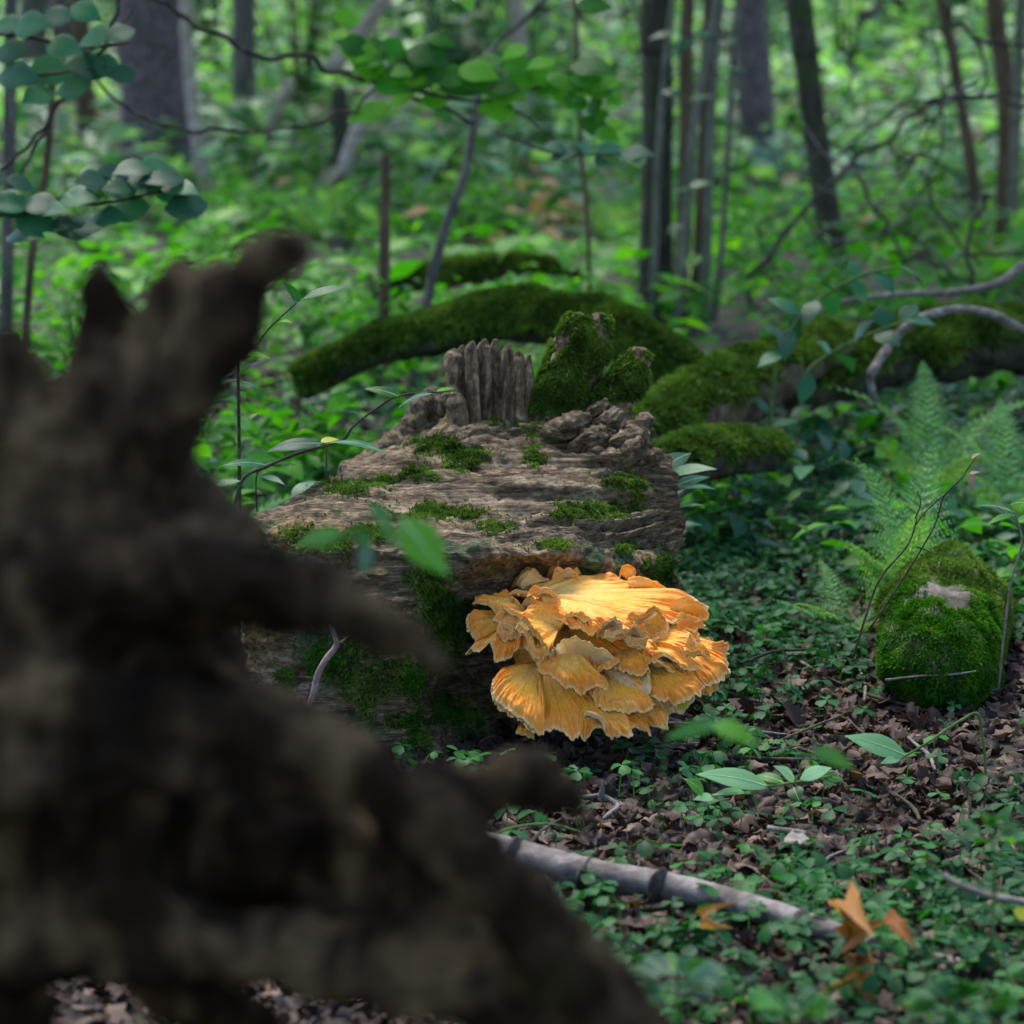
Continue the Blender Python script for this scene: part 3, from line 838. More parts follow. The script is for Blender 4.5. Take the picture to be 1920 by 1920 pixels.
# frills along the rim of the cap
for i, (hx, hy, dh, pts, de) in enumerate([
        (1370, 480, 4.06, [(1380, 425), (1440, 405), (1500, 398), (1545, 440), (1592, 478), (1560, 500), (1520, 515), (1440, 520)], 4.06),
        (1400, 540, 4.0, [(1440, 495), (1510, 520), (1545, 560), (1578, 585), (1530, 590), (1470, 570), (1420, 580)], 3.99),
        (1200, 560, 3.97, [(1120, 560), (1130, 540), (1190, 520), (1290, 500), (1345, 520), (1350, 590), (1290, 618), (1220, 622), (1150, 600)], 3.945),
        (860, 520, 3.985, [(765, 535), (800, 505), (860, 520), (930, 560), (980, 580), (935, 618), (900, 590), (840, 565)], 3.94),
        (1040, 580, 3.975, [(960, 600), (990, 560), (1050, 550), (1090, 580), (1100, 620), (1040, 625), (1000, 625)], 3.93),
        (1170, 640, 3.96, [(1100, 600), (1160, 590), (1210, 620), (1240, 660), (1225, 680), (1150, 668), (1120, 650)], 3.925),
        (480, 520, 3.99, [(395, 500), (430, 480), (500, 500), (545, 560), (520, 600), (470, 610), (400, 570)], 3.955),
        (620, 640, 3.955, [(500, 560), (540, 540), (600, 600), (660, 690), (690, 760), (650, 770), (600, 740), (570, 660)], 3.915),
        (1440, 700, 3.965, [(1480, 640), (1540, 650), (1600, 690), (1580, 730), (1510, 740), (1450, 730)], 3.94),
        (1590, 690, 4.01, [(1620, 660), (1690, 672), (1700, 700), (1650, 725), (1610, 720)], 3.99),
        (780, 320, 4.14, [(700, 330), (720, 280), (790, 270), (850, 290), (860, 330), (800, 350)], 4.12)]):
    bracket((hx, hy), pts, dh, de, .22, 1.3, cream=(.0, .1, 0, 0, .55, .35, .3, .05, 0, .2, .25)[i], ns=170, nt=34, seed=50 + i * 3.7, thick=.011)

def fungus_core():
    n, m = 60, 40
    a = np.linspace(0, 2 * math.pi, n); b = np.linspace(-math.pi / 2, math.pi / 2, m)
    A, Bb = np.meshgrid(a, b, indexing='ij')
    D = np.stack([np.cos(Bb) * np.cos(A), np.cos(Bb) * np.sin(A), np.sin(Bb)], -1)
    c = Z(900, 760, 4.12)
    D = D * (1 + .18 * noise(D * 2.5)[..., None])
    V = c + D * np.array((.12, .075, .095))
    V[..., 0] += (V[..., 2] - c[2]) * .2
    k = n * m
    at = {'t': np.full(k, .7), 's': A.ravel() / 6, 'under': np.zeros(k), 'cream': np.full(k, .1), 'seed': np.zeros(k)}
    part('core', V.reshape(-1, 3), [grid_faces(n, m)], M['fungus'], fungus, at)
fungus_core()

# ------------------------------------------------------------------ dark foreground stump
def stump():
    L = [
        [(60, 1200, 2.05, 190), (70, 1000, 2.05, 150), (70, 840, 2.05, 130), (90, 760, 2.05, 80)],
        [(-60, 1200, 2.05, 190), (-60, 900, 2.05, 110), (0, 740, 2.05, 75), (20, 660, 2.05, 40), (22, 612, 2.05, 14)],
        [(170, 900, 2.05, 90), (180, 740, 2.05, 62), (190, 640, 2.05, 44), (186, 560, 2.05, 34), (180, 500, 2.05, 20), (177, 478, 2.05, 8)],
        [(220, 1080, 2.05, 150), (255, 900, 2.03, 115), (290, 740, 2.02, 84), (318, 610, 2.02, 66), (335, 530, 2.02, 54), (345, 490, 2.03, 26)],
        [(290, 820, 2.0, 80), (370, 660, 1.98, 66), (440, 560, 1.97, 56), (500, 500, 1.97, 52), (548, 476, 1.97, 50), (574, 474, 1.98, 36)],
        [(345, 730, 2.03, 84), (350, 610, 2.03, 74), (346, 540, 2.03, 62), (340, 500, 2.03, 48), (336, 482, 2.03, 20)],
        [(395, 560, 2.0, 50), (410, 520, 2.0, 36), (430, 500, 2.0, 16)],
        [(230, 1000, 2.05, 140), (330, 990, 2.03, 100), (410, 1000, 2.0, 66), (460, 1010, 1.97, 42)],
        [(60, 1130, 1.98, 110), (250, 1090, 1.93, 80), (430, 1070, 1.9, 64), (560, 1105, 1.88, 56), (680, 1160, 1.87, 46), (780, 1215, 1.86, 30), (838, 1265, 1.86, 9)],
        [(40, 1260, 2.1, 170), (230, 1250, 2.12, 150), (360, 1270, 2.12, 120), (450, 1290, 2.1, 70)],
        [(-80, 1330, 1.95, 120), (120, 1320, 1.93, 82), (340, 1350, 1.92, 66), (560, 1400, 1.92, 62), (740, 1490, 1.92, 66), (900, 1620, 1.93, 72), (1030, 1770, 1.95, 84), (1140, 1910, 1.98, 100), (1200, 2050, 2.0, 110)],
        [(420, 1330, 2.03, 80), (540, 1365, 2.03, 60), (640, 1420, 2.0, 60)],
        [(680, 1480, 2.0, 60), (800, 1490, 2.02, 62), (910, 1475, 2.03, 52), (1000, 1458, 2.03, 44), (1050, 1475, 2.03, 34), (1080, 1520, 2.03, 18), (1108, 1556, 2.03, 6)],
        [(820, 1500, 2.02, 60), (880, 1540, 2.02, 46), (930, 1560, 2.02, 22)],
        [(-80, 1560, 2.0, 190), (160, 1530, 2.06, 150), (380, 1550, 2.1, 130), (560, 1600, 2.14, 130), (740, 1680, 2.12, 130), (900, 1800, 2.08, 120)],
        [(-80, 1480, 1.9, 80), (90, 1470, 1.9, 64), (260, 1440, 1.9, 48), (420, 1450, 1.92, 40), (560, 1480, 1.93, 30)],
        [(-80, 1760, 2.0, 140), (180, 1745, 2.0, 100), (420, 1770, 2.0, 70), (640, 1800, 1.98, 74), (850, 1830, 1.97, 90), (1020, 1890, 1.98, 90), (1120, 1990, 2.0, 100)],
        [(250, 1480, 1.98, 70), (236, 1560, 1.98, 60), (220, 1660, 1.98, 70), (200, 1750, 2.0, 70)],
        [(760, 1560, 2.0, 60), (800, 1680, 2.0, 64), (830, 1800, 1.98, 70)],
        [(-60, 1700, 2.1, 160), (-80, 1900, 2.12, 160), (-120, 2200, 2.15, 170), (-200, 2600, 2.2, 190), (-260, 3000, 2.3, 230)],
        [(0, 1380, 2.5, 190), (250, 1420, 2.5, 170), (480, 1480, 2.5, 140), (680, 1580, 2.5, 120), (860, 1720, 2.42, 110)],
        [(0, 1620, 2.5, 190), (260, 1640, 2.5, 170), (500, 1680, 2.5, 150), (700, 1760, 2.5, 120)],
        [(90, 1100, 2.16, 200), (120, 900, 2.16, 150), (150, 760, 2.14, 90)],
        [(200, 1130, 2.0, 110), (330, 1120, 2.0, 90), (480, 1120, 1.98, 66), (600, 1150, 1.96, 44)],
        [(-200, 1500, 2.1, 220), (-260, 1000, 2.1, 200), (-300, 800, 2.1, 90)],
        [(1000, 1900, 2.02, 110), (1150, 2050, 2.05, 120), (1250, 2250, 2.1, 130), (1330, 2600, 2.15, 140), (1400, 3000, 2.25, 170)],
        [(300, 1800, 2.08, 90), (420, 1900, 2.15, 70), (520, 2050, 2.2, 60)],
    ]
    L = [[(a, b, c * .82, r * 1.08) for a, b, c, r in l] for l in L]
    root = thing('stump', 'dark rotten root stump with spiky broken prongs and twisted roots, dead wood close up', 'stump', P(350, 1850, 1.68))
    parts_ = []
    for i, l in enumerate(L):
        pts = [P(a, b, c) for a, b, c, r in l]
        rr = [PX(r, c) for a, b, c, r in l]
        parts_.append(tube(pts, rr, seg=22, n=max(30, len(l) * 10), rough=.22, freq=10, seed=i * 5.1, groove=.12, ngroove=6))
    V, f = join(parts_)
    me = make_mesh('tmp', V - ORG[root.name], f)
    o = bpy.data.objects.new('body', me)
    COL.objects.link(o)
    r = o.modifiers.new('r', 'REMESH'); r.mode = 'VOXEL'; r.voxel_size = .008; r.use_smooth_shade = True
    s = o.modifiers.new('s', 'SMOOTH'); s.factor = .5; s.iterations = 4
    dg = bpy.context.evaluated_depsgraph_get()
    ev = bpy.data.meshes.new_from_object(o.evaluated_get(dg))
    o.modifiers.clear()
    o.data = ev
    n = len(ev.vertices)
    co = np.empty(n * 3, np.float32); ev.vertices.foreach_get('co', co); co = co.reshape(-1, 3).astype(float)
    no = np.empty(n * 3, np.float32); ev.vertex_normals.foreach_get('vector', no); no = no.reshape(-1, 3)
    d = .009 * fbm(co * np.array((16, 16, 10)), 4) + .004 - .013 * np.abs(fbm(co * np.array((20, 24, 10)) + 4, 3)) + .004 * fbm(co * 50, 2)
    co = co + no * d[:, None]
    ev.vertices.foreach_set('co', co.astype(np.float32).ravel())
    ev.materials.clear(); ev.materials.append(M['stump_shaded'])
    ev.polygons.foreach_set('use_smooth', np.ones(len(ev.polygons), bool))
    ev.update()
    o.parent = root
    bpy.data.meshes.remove(me)
stump()

# ------------------------------------------------------------------ mossy log stub on the right
def mossy_stub():
    o = P(1760, 1310, 4.5)
    root = thing('mossy_log', 'short log end thickly covered in green moss with a bare bark patch', 'log', o)
    # lies along +y, leaning; near end at the front
    path = [P(1752, 1255, 4.22), P(1753, 1245, 4.27), P(1758, 1225, 4.40), P(1770, 1168, 4.62), P(1782, 1140, 4.85), P(1795, 1130, 5.15)]
    V, f = tube(path, [PX(4, 4.3), PX(72, 4.3), PX(110, 4.42), PX(110, 4.6), PX(100, 4.85), PX(84, 5.1)], seg=60, n=80, rough=.2, freq=8, seed=2)
    V = V + fbm(V * 18, 3)[:, None] * np.array((0, 0, .012))
    part('trunk', V, f, M['bark_mossy'], root)
    c0 = P(1765, 1165, 4.5)
    cc = V.mean(0)
    def mk(c, n):
        bare = np.exp(-(((c[:, 0] - c0[0]) / .045) ** 2 + ((c[:, 1] - 4.42) / .1) ** 2))
        return ((bare + .2 * noise(c * 30)) < .5) * np.where(c[:, 1] < 4.45, 1.6, 1.0)
    p, n = surf_samples(V, f[0], 85000, mk)
    pc = crom(np.array(path), 60)
    rel = p - pc[np.argmin(((p[:, None] - pc[None]) ** 2).sum(-1), 1)]
    n = n * np.sign((n * rel).sum(1))[:, None]
    p = p + n * (.012 * np.clip(fbm(p * 16, 2), -.3, 1))[:, None]
    tint = np.clip(.38 + .5 * fbm(p * 18, 2) + .25 * rng.random(len(p)), 0, 1)
    br = (p[:, 1] < 4.48) 
    for sel, mm in ((br, M['mossb']), (~br, M['moss'])):
        Vt, ft, t = moss_tufts(p[sel], n[sel], .009, .0020, tint[sel])
        q = part('moss', Vt, ft, mm, root, {'tint': t}); q['kind'] = 'stuff'
M['bark_mossy'] = mat_bark('mossy_bark', (.05, .035, .03), (.15, .115, .10), (.28, .22, .19), (3, 3, 3), 8, bdist=.015, moss=(.03, .065, .008), moss_amt=.56)
mossy_stub()

def moss_log(label, path, rad, nm, tuft=.03, cover=.0, name='fallen_log', seed=1.0, mm='moss', wood='bark_dark'):
    pts = [P(*p) for p in path]
    for q in (pts[0],):
        pass
    rr = [PX(r, p[2]) for r, p in zip(rad, path)]
    V, f = tube(pts, rr, seg=40, n=90, rough=.22, freq=9, seed=seed)
    base = np.array(pts).mean(0); base[2] = float(terr(base[0], base[1]))
    root = thing(name, label, 'log', base)
    part('trunk', V, f, M[wood], root)
    pc = crom(np.array(pts), 80)
    def mk(c, n):
        rel = c - pc[np.argmin(((c[:, None] - pc[None]) ** 2).sum(-1), 1)]
        up = rel[:, 2] / (np.linalg.norm(rel, axis=1) + 1e-9)
        return ss(cover - .3, cover + .3, up + .5 * noise(c * 6)) + 1e-6
    p, n = surf_samples(V, f[0], nm, mk)
    rel = p - pc[np.argmin(((p[:, None] - pc[None]) ** 2).sum(-1), 1)]
    n = n * np.sign((n * rel).sum(1))[:, None]
    tint = np.clip(.35 + .5 * fbm(p * 9, 2) + .25 * rng.random(len(p)), 0, 1)
    Vt, ft, t = moss_tufts(p, n, tuft, tuft * .2, tint)
    q = part('moss', Vt, ft, M[mm], root, {'tint': t}); q['kind'] = 'stuff'

moss_log('arched fallen trunk under thick green moss, just behind the broken root stubs', [(560, 720, 7.4), (700, 655, 7.4), (840, 620, 7.3), (960, 596, 7.2), (1080, 606, 7.1), (1180, 640, 7.0), (1300, 720, 7.0)], [30, 34, 40, 44, 46, 46, 44], 26000, .03, -.1)
moss_log('low dark mossy log lying among bright undergrowth near the short wooden post', [(700, 545, 10.5), (800, 520, 10.6), (900, 508, 10.7), (1000, 505, 10.8), (1080, 530, 10.9)], [22, 24, 24, 22, 20], 9000, .035, .1, seed=5)
moss_log('leaning brown mossy log behind the solomon seal leaves, right of the rotten log', [(1180, 840, 5.9), (1300, 770, 6.2), (1400, 720, 6.5), (1480, 680, 6.8), (1560, 640, 7.2)], [64, 66, 62, 50, 40], 12000, .024, .35, seed=8, wood='bark_brown')
moss_log('thick dark log low on the ground beneath the leaning mossy log', [(1190, 900, 5.5), (1270, 870, 5.6), (1360, 850, 5.8), (1450, 850, 6.0)], [46, 48, 44, 34], 9000, .022, .2, seed=12)
moss_log('mossy log half hidden behind the ferns under the bent grey twig', [(1480, 720, 7.2), (1600, 680, 7.4), (1740, 650, 7.6), (1900, 640, 7.8), (2020, 650, 8.0)], [50, 60, 62, 60, 56], 16000, .03, .0, seed=15)

# ------------------------------------------------------------------ trees and saplings of the background
crown_mesh = []
def make_crowns():
    for k in range(2):
        n = 2600
        cl = rng.normal(size=(46, 3)) * np.array((1.5, 1.5, .9))
        pos = cl[rng.integers(0, 46, n)] + rng.normal(size=(n, 3)) * .38
        V, f, t = scatter(L2, pos, rng.uniform(0, 6.28, n), rng.uniform(-.6, .3, n), rng.uniform(-.6, .6, n), rng.uniform(.12, .22, n), rng.random(n))
        crown_mesh.append(make_mesh('crown', V, f, M['herb'], {'tint': t}))
make_crowns()

def tree(name, label, path, widths, mat, ext=7.5, crown=True, group=None, cat='tree', seg=20, rough=.12, groove=.0, depth=None):
    """path: photo points from base upward (px,py) at one depth"""
    d = depth
    b = P(path[0][0], path[0][1], d)
    b[2] = float(terr(b[0], d)) - .05
    pts = [b] + [P(a, c, d) for a, c in path[1:]]
    rr = [PX(w / 2, d) for w in widths]
    root = thing(name, label, cat, b, group)
    if ext:
        dirn = (pts[-1] - pts[-2]); dirn = dirn / max(dirn[2], .2)
        dirn[0] = np.clip(dirn[0], -.12, .12)
        z0 = pts[-1][2]
        for k in (.35, .7, 1.0):
            pts.append(pts[-1] + dirn * (ext - z0) * .34 + np.array((.08 * math.sin(k * 9 + d), .05, 0)))
            rr.append(rr[-1] * .8)
    V, f = tube(pts, rr, seg=seg, n=len(pts) * 10, rough=rough, freq=10, seed=d * 3.3 + b[0], groove=groove, ngroove=9)
    part('trunk', V, f, M[mat], root)
    if ext and crown:
        tip = pts[-1]
        for k in range(4):
            a = k * 1.6 + d
            p0 = pts[-1 - (k % 2)] 
            l = [p0, p0 + np.array((math.cos(a) * .6, math.sin(a) * .6, .5)), p0 + np.array((math.cos(a) * 1.5, math.sin(a) * 1.5, .9))]
            V, f = tube(l, [rr[-1] * .6, rr[-1] * .45, .01], seg=8, n=12)
            part('limb', V, f, M[mat], root)
        c = bpy.data.objects.new('crown', crown_mesh[int(d * 7) % 2])
        COL.objects.link(c)
        c.parent = root
        c.location = [float(x) for x in (tip + np.array((0, 0, .7)) - b)]
        c.rotation_euler = (0, 0, d * 2.2)
    return root

tree('oak_tree', 'thick grey-violet tree trunk with deeply ridged bark beside a slim pale stem', [(290, 400), (292, 250), (288, 120), (285, 0)], [150, 135, 130, 128], 'bark_purple', depth=22, groove=.12, rough=.08, ext=9, seg=40)
tree('young_tree', 'slim pale curved stem hugging the thick grey-violet trunk', [(400, 400), (375, 300), (360, 180), (350, 60), (348, 0)], [30, 26, 24, 24, 24], 'bark_pale', depth=20, ext=6)
tree('young_tree', 'greyish trunk standing between the thick grey-violet tree and the dark snag', [(462, 380), (458, 200), (455, 0)], [52, 46, 44], 'bark_grey', depth=26)
tree('young_tree', 'brownish trunk rising left of the thick grey-violet tree', [(165, 380), (160, 200), (150, 0)], [40, 36, 34], 'bark_brown', depth=24)
tree('dead_snag', 'short dark dead snag between two pale leaning stems', [(640, 330), (640, 250), (636, 165)], [40, 36, 30], 'bark_dark', depth=20, ext=0, cat='snag')
tree('young_tree', 'grey leaning sapling with lichen at the far edge of the hazel leaves', [(8, 700), (14, 450), (18, 200), (20, 0)], [26, 24, 24, 22], 'bark_grey', depth=9.5, ext=5)
tree('young_tree', 'thin brown sapling leaning beside the grey lichened sapling', [(30, 760), (60, 480), (88, 300), (100, 120), (104, 0)], [17, 15, 14, 13, 12], 'bark_brown', depth=8.0, ext=4, crown=False)
tree('wooden_post', 'short broken-off bare wooden post standing upright in undergrowth', [(720, 735), (720, 600), (721, 450), (723, 290)], [24, 22, 20, 17], 'bark_brown', depth=9.0, ext=0, cat='post')
tree('young_tree', 'slender grey sapling with a bent stem next to the wooden post', [(768, 740), (795, 600), (828, 450), (870, 330), (886, 250), (905, 150), (930, 85), (1000, 20), (1040, -60)], [20, 19, 18, 16, 14, 12, 11, 10, 9], 'bark_grey', depth=8.9, ext=4, crown=False)
tree('young_tree', 'very thin straight brown stem behind the arched mossy trunk', [(1108, 640), (1103, 450), (1088, 250), (1078, 0)], [11, 10, 9, 9], 'bark_brown', depth=9.5, ext=4, crown=False)
tree('birch_tree', 'pale birch trunk behind bright leaves and tan bracken', [(988, 420), (986, 250), (975, 100), (965, 0)], [32, 30, 30, 30], 'bark_pale', depth=27)
tree('birch_tree', 'pale pinkish trunk rising left of the birch', [(905, 340), (900, 150), (893, 0)], [40, 40, 40], 'bark_pale', depth=30)
tree('coppiced_tree', 'dark mossy main trunk of the clump of hazel stems', [(1228, 640), (1230, 450), (1232, 250), (1232, 100), (1230, 0)], [78, 62, 58, 56, 58], 'bark_dark', depth=11.3, rough=.1)
for i, (xb, xt, w, mt, dd, lb) in enumerate([
        (1218, 1262, 14, 'bark_hazel', 11.0, 'thin pale grey hazel stem right in front of the dark mossy trunk'),
        (1272, 1290, 28, 'bark_brown', 11.2, 'reddish brown hazel stem tight against the dark mossy trunk'),
        (1262, 1342, 16, 'bark_hazel', 10.9, 'pale hazel stem leaning across the reddish brown one'),
        (1300, 1332, 26, 'bark_brown', 11.4, 'thick brown hazel stem in the middle of the clump'),
        (1318, 1350, 20, 'bark_hazel', 11.2, 'greyish hazel stem on the outer side of the clump'),
        (1335, 1385, 13, 'bark_hazel', 11.6, 'outermost thin hazel stem of the clump')]):
    xm = (xb + xt) / 2 + (6 if i % 2 else -4)
    tree('hazel_tree', lb, [(xb, 625), (xb + (xm - xb) * .6, 450), (xm, 260), (xt, 0)], [w * 1.15, w, w * .95, w * .85], mt, depth=dd, ext=5, crown=False, seg=14, group='stems of the hazel clump')
tree('spruce_tree', 'straight purple-grey trunk with scaly bark behind the hazel clump', [(1415, 400), (1418, 220), (1412, 100), (1405, 0)], [78, 66, 62, 58], 'bark_purple', depth=23, rough=.08)
tree('leaning_tree', 'dark mossy trunk leaning by the dead twig tangle', [(1575, 620), (1555, 420), (1530, 250), (1512, 120), (1498, 0)], [62, 50, 46, 46, 46], 'bark_dark', depth=13)
tree('young_tree', 'slim brown stem bending up through the dead twig tangle', [(1835, 520), (1828, 360), (1800, 180), (1772, 30), (1765, 0)], [26, 24, 22, 20, 20], 'bark_brown', depth=15)
tree('young_tree', 'stout tan-grey trunk beyond the dead twig tangle', [(1885, 480), (1888, 260), (1878, 100), (1865, 0)], [44, 36, 34, 34], 'bark_brown', depth=17)
tree('young_tree', 'slim pale grey stem close to the stout tan-grey trunk', [(1896, 460), (1905, 250), (1915, 0)], [22, 20, 20], 'bark_hazel', depth=16)
# unseen tree added outside the frame on the left to shade the foreground
def shading_tree():
    b = np.array((-2.7, 3.1, float(terr(-2.7, 3.1))))
    root = thing('added_shade_tree', 'added unseen tree with a leafy bough put there to shade the dark stump', 'tree', b)
    V, f = tube([b - (0, 0, .1), b + (.03, 0, 1.5), b + (.1, 0, 3.2), b + (.2, .1, 6)], [.16, .13, .11, .05], seg=20, n=40, rough=.1)
    part('trunk', V, f, M['bark_grey'], root)
    V, f = tube([b + (.1, 0, 3.0), b + (.8, .2, 3.6), b + (1.7, .3, 3.9), b + (2.7, .3, 4.0)], [.06, .05, .035, .012], seg=10, n=24)
    part('limb', V, f, M['bark_grey'], root)
    n = 3000
    pos = np.array((-1.0, 3.35, 4.0)) + rng.normal(size=(n, 3)) * np.array((.62, .5, .25))
    V, f, t = scatter(L3, pos, rng.uniform(0, 6.28, n), rng.normal(-.1, .3, n), rng.normal(0, .3, n), rng.uniform(.07, .13, n), rng.random(n))
    part('crown', V, f, M['herb'], root, {'tint': t})
shading_tree()
# far trunks deep in the wood
far = [(60, 30, 60), (120, 34, 55), (400, 36, 42), (530, 40, 40), (580, 46, 42), (760, 48, 36), (1030, 38, 30), (1130, 44, 40), (1170, 40, 28), (1620, 38, 42), (1690, 44, 36), (1480, 46, 40), (820, 34, 22), (1740, 50, 44)]
for i, (x, d, w) in enumerate(far):
    tree('forest_tree', 'far grey trunk deep in the wood half veiled by leaves', [(x, 300), (x + 4, 150), (x + rng.uniform(-12, 12), 0)], [w, w * .9, w * .85], ('bark_grey', 'bark_purple', 'bark_brown', 'bark_pale')[i % 4], depth=d, ext=10, crown=(i % 5 == 0), group='far trunks deep in the wood')
# leaning pale dead stems
def limb_thing(name, label, path, rad, mat, depth=None, cat='branch', group=None, seg=10, rough=.12, ground=False):
    pts = [P(p[0], p[1], p[2] if len(p) > 2 else depth) for p in path]
    rr = [PX(r, (p[2] if len(p) > 2 else depth)) for r, p in zip(np.asarray(rad) * np.ones(len(path)), path)]
    if mat == 'stem_dark' and cat == 'branch':
        q = crom(np.column_stack([np.array(pts), np.array(rr)]), len(pts) * 3)
        q[1:-1, 0] += rng.normal(0, .9, len(q) - 2) * q[1:-1, 3] ; q[1:-1, 2] += rng.normal(0, .9, len(q) - 2) * q[1:-1, 3]
        pts, rr = q[:, :3], q[:, 3] * .72
    V, f = tube(pts, rr, seg=seg, n=len(pts) * 5, rough=rough, freq=12, seed=pts[0][0] * 7)
    return solo(name, V, f, M[mat], label, cat, group)
limb_thing('dead_sapling', 'pale bleached dead stem leaning left of the wooden post', [(640, 330, 19), (670, 240, 19), (715, 140, 19), (740, 60, 19)], [12, 13, 12, 8], 'bark_pale')
limb_thing('dead_sapling', 'short pale leaning stem beside the dark snag', [(470, 330, 22), (515, 220, 22), (545, 150, 22)], [12, 12, 8], 'bark_pale')
limb_thing('dead_sapling', 'pale broken stem high behind the bright leaves', [(620, 130, 26), (680, 60, 26), (730, -20, 26)], [16, 15, 14], 'bark_pale')
limb_thing('fallen_tree', 'pale trunk lying aslant far beyond the pale birch', [(1040, 300, 26), (1130, 240, 26), (1230, 180, 26)], [14, 14, 12], 'bark_pale', cat='fallen tree')

# dead twig tangle at the right
tw = [
    ([(1400, 520), (1500, 400), (1600, 310), (1700, 230), (1780, 185), (1930, 182)], [8, 7, 6, 6, 5, 4], 'long bare bough rising from undergrowth across the leaning mossy trunk'),
    ([(1560, 300), (1640, 230), (1740, 185), (1830, 180), (1930, 200)], [3, 4, 4, 4, 4], 'thin bare twig arching just over the long bough'),
    ([(1590, 270), (1620, 340), (1660, 420), (1692, 490)], [4, 5, 5, 6], 'dark twig dropping from the long bough to the undergrowth'),
    ([(1692, 485), (1740, 490), (1800, 520), (1850, 560)], [6, 6, 5, 4], 'crooked dark twig low over the leaves beside the bent bough'),
    ([(1730, 320), (1760, 400), (1800, 460), (1840, 500)], [4, 5, 4, 4], 'forked dark twig below the slim brown stem'),
    ([(1700, 420), (1740, 330), (1770, 250), (1760, 120), (1745, 40)], [3, 3, 3, 3, 2], 'upright crooked twig crossing the slim brown stem'),
    ([(1640, 400), (1720, 300), (1770, 190), (1800, 80)], [2, 3, 3, 2], 'fine upright twig tangled with the crooked one'),
    ([(1830, 75), (1870, 80), (1930, 90)], [6, 6, 5], 'stout dark twig sticking out from the stout tan-grey trunk'),
    ([(1765, 0), (1790, 40), (1830, 78), (1850, 130), (1840, 190)], [4, 5, 5, 4, 3], 'hooked dark twig hanging beside the stout twig'),
    ([(1920, 495, 7.2), (1870, 532, 7.2), (1780, 548, 7.3), (1680, 552, 7.4), (1560, 572, 7.5), (1500, 610, 7.5)], [9, 9, 7, 6, 6, 4], 'long grey branch lying level over the dark mossy log'),
    ([(1920, 620, 6.6), (1860, 590, 6.6), (1790, 580, 6.6), (1720, 600, 6.5), (1680, 632, 6.5), (1640, 690, 6.4), (1632, 712, 6.4), (1642, 760, 6.4)], [9, 9, 8, 9, 9, 9, 8, 6], 'bent pale grey branch with an elbow beside the upper fern'),
    ([(1860, 370, 9), (1825, 410, 9), (1815, 470, 9), (1825, 540, 9)], [6, 6, 6, 6], 'dark curved branch hanging above the grey level branch'),
    ([(1920, 475, 9), (1800, 480, 9)], [5, 4], 'short dark stick poking in above the level branch'),
]
for p, r, lb in tw:
    limb_thing('dead_branch', lb, p, r, 'stem_grey' if 'pale' in lb or 'grey branch' in lb else 'stem_dark', depth=10.2, group=None)

# fine dead twiglets of the tangle
for i in range(26):
    x0, y0 = rng.uniform(1480, 1900), rng.uniform(180, 520)
    a = rng.uniform(-1.2, 1.2) + (math.pi if rng.random() < .35 else 0)
    l = rng.uniform(70, 210)
    b = a + rng.normal(0, .5)
    pth = [(x0, y0), (x0 + l * .4 * math.cos(a), y0 - l * .4 * math.sin(a)), (x0 + l * .4 * math.cos(a) + l * .6 * math.cos(b), y0 - l * .4 * math.sin(a) - l * .6 * math.sin(b))]
    limb_thing('dead_twig', 'fine bare dead twig criss-crossing in the twig tangle', pth, [2.6, 2.2, 1.2], 'stem_dark' if i % 2 else 'stem_grey', depth=10.2 + rng.uniform(-1.2, .8), cat='twig', group='fine twigs of the dead tangle', seg=6)
# dark boughs crossing the upper left
limb_thing('bough', 'dark bare bough sweeping down into the bright leaf spray', [(270, -20), (340, 25), (430, 75), (540, 112), (650, 140), (760, 172), (830, 205), (890, 232)], [7, 7, 7, 7, 6, 6, 5, 4], 'stem_dark', depth=7.6)
limb_thing('bough', 'thin dark sagging twig below the sweeping bough', [(175, 135), (240, 205), (330, 236), (430, 247), (540, 240), (650, 212), (710, 160)], [4, 5, 5, 5, 4, 4, 3], 'stem_dark', depth=7.4)
limb_thing('bough', 'dark forked twig inside the hazel leaves by the grey sapling', [(0, 320), (60, 265), (120, 190), (180, 110), (215, 30), (235, -20)], [5, 5, 6, 6, 5, 4], 'stem_dark', depth=6.4)
limb_thing('bough', 'second dark twig crossing the thin brown sapling', [(20, 350), (75, 260), (130, 170), (190, 90), (250, 20)], [4, 5, 5, 4, 3], 'stem_dark', depth=6.6)

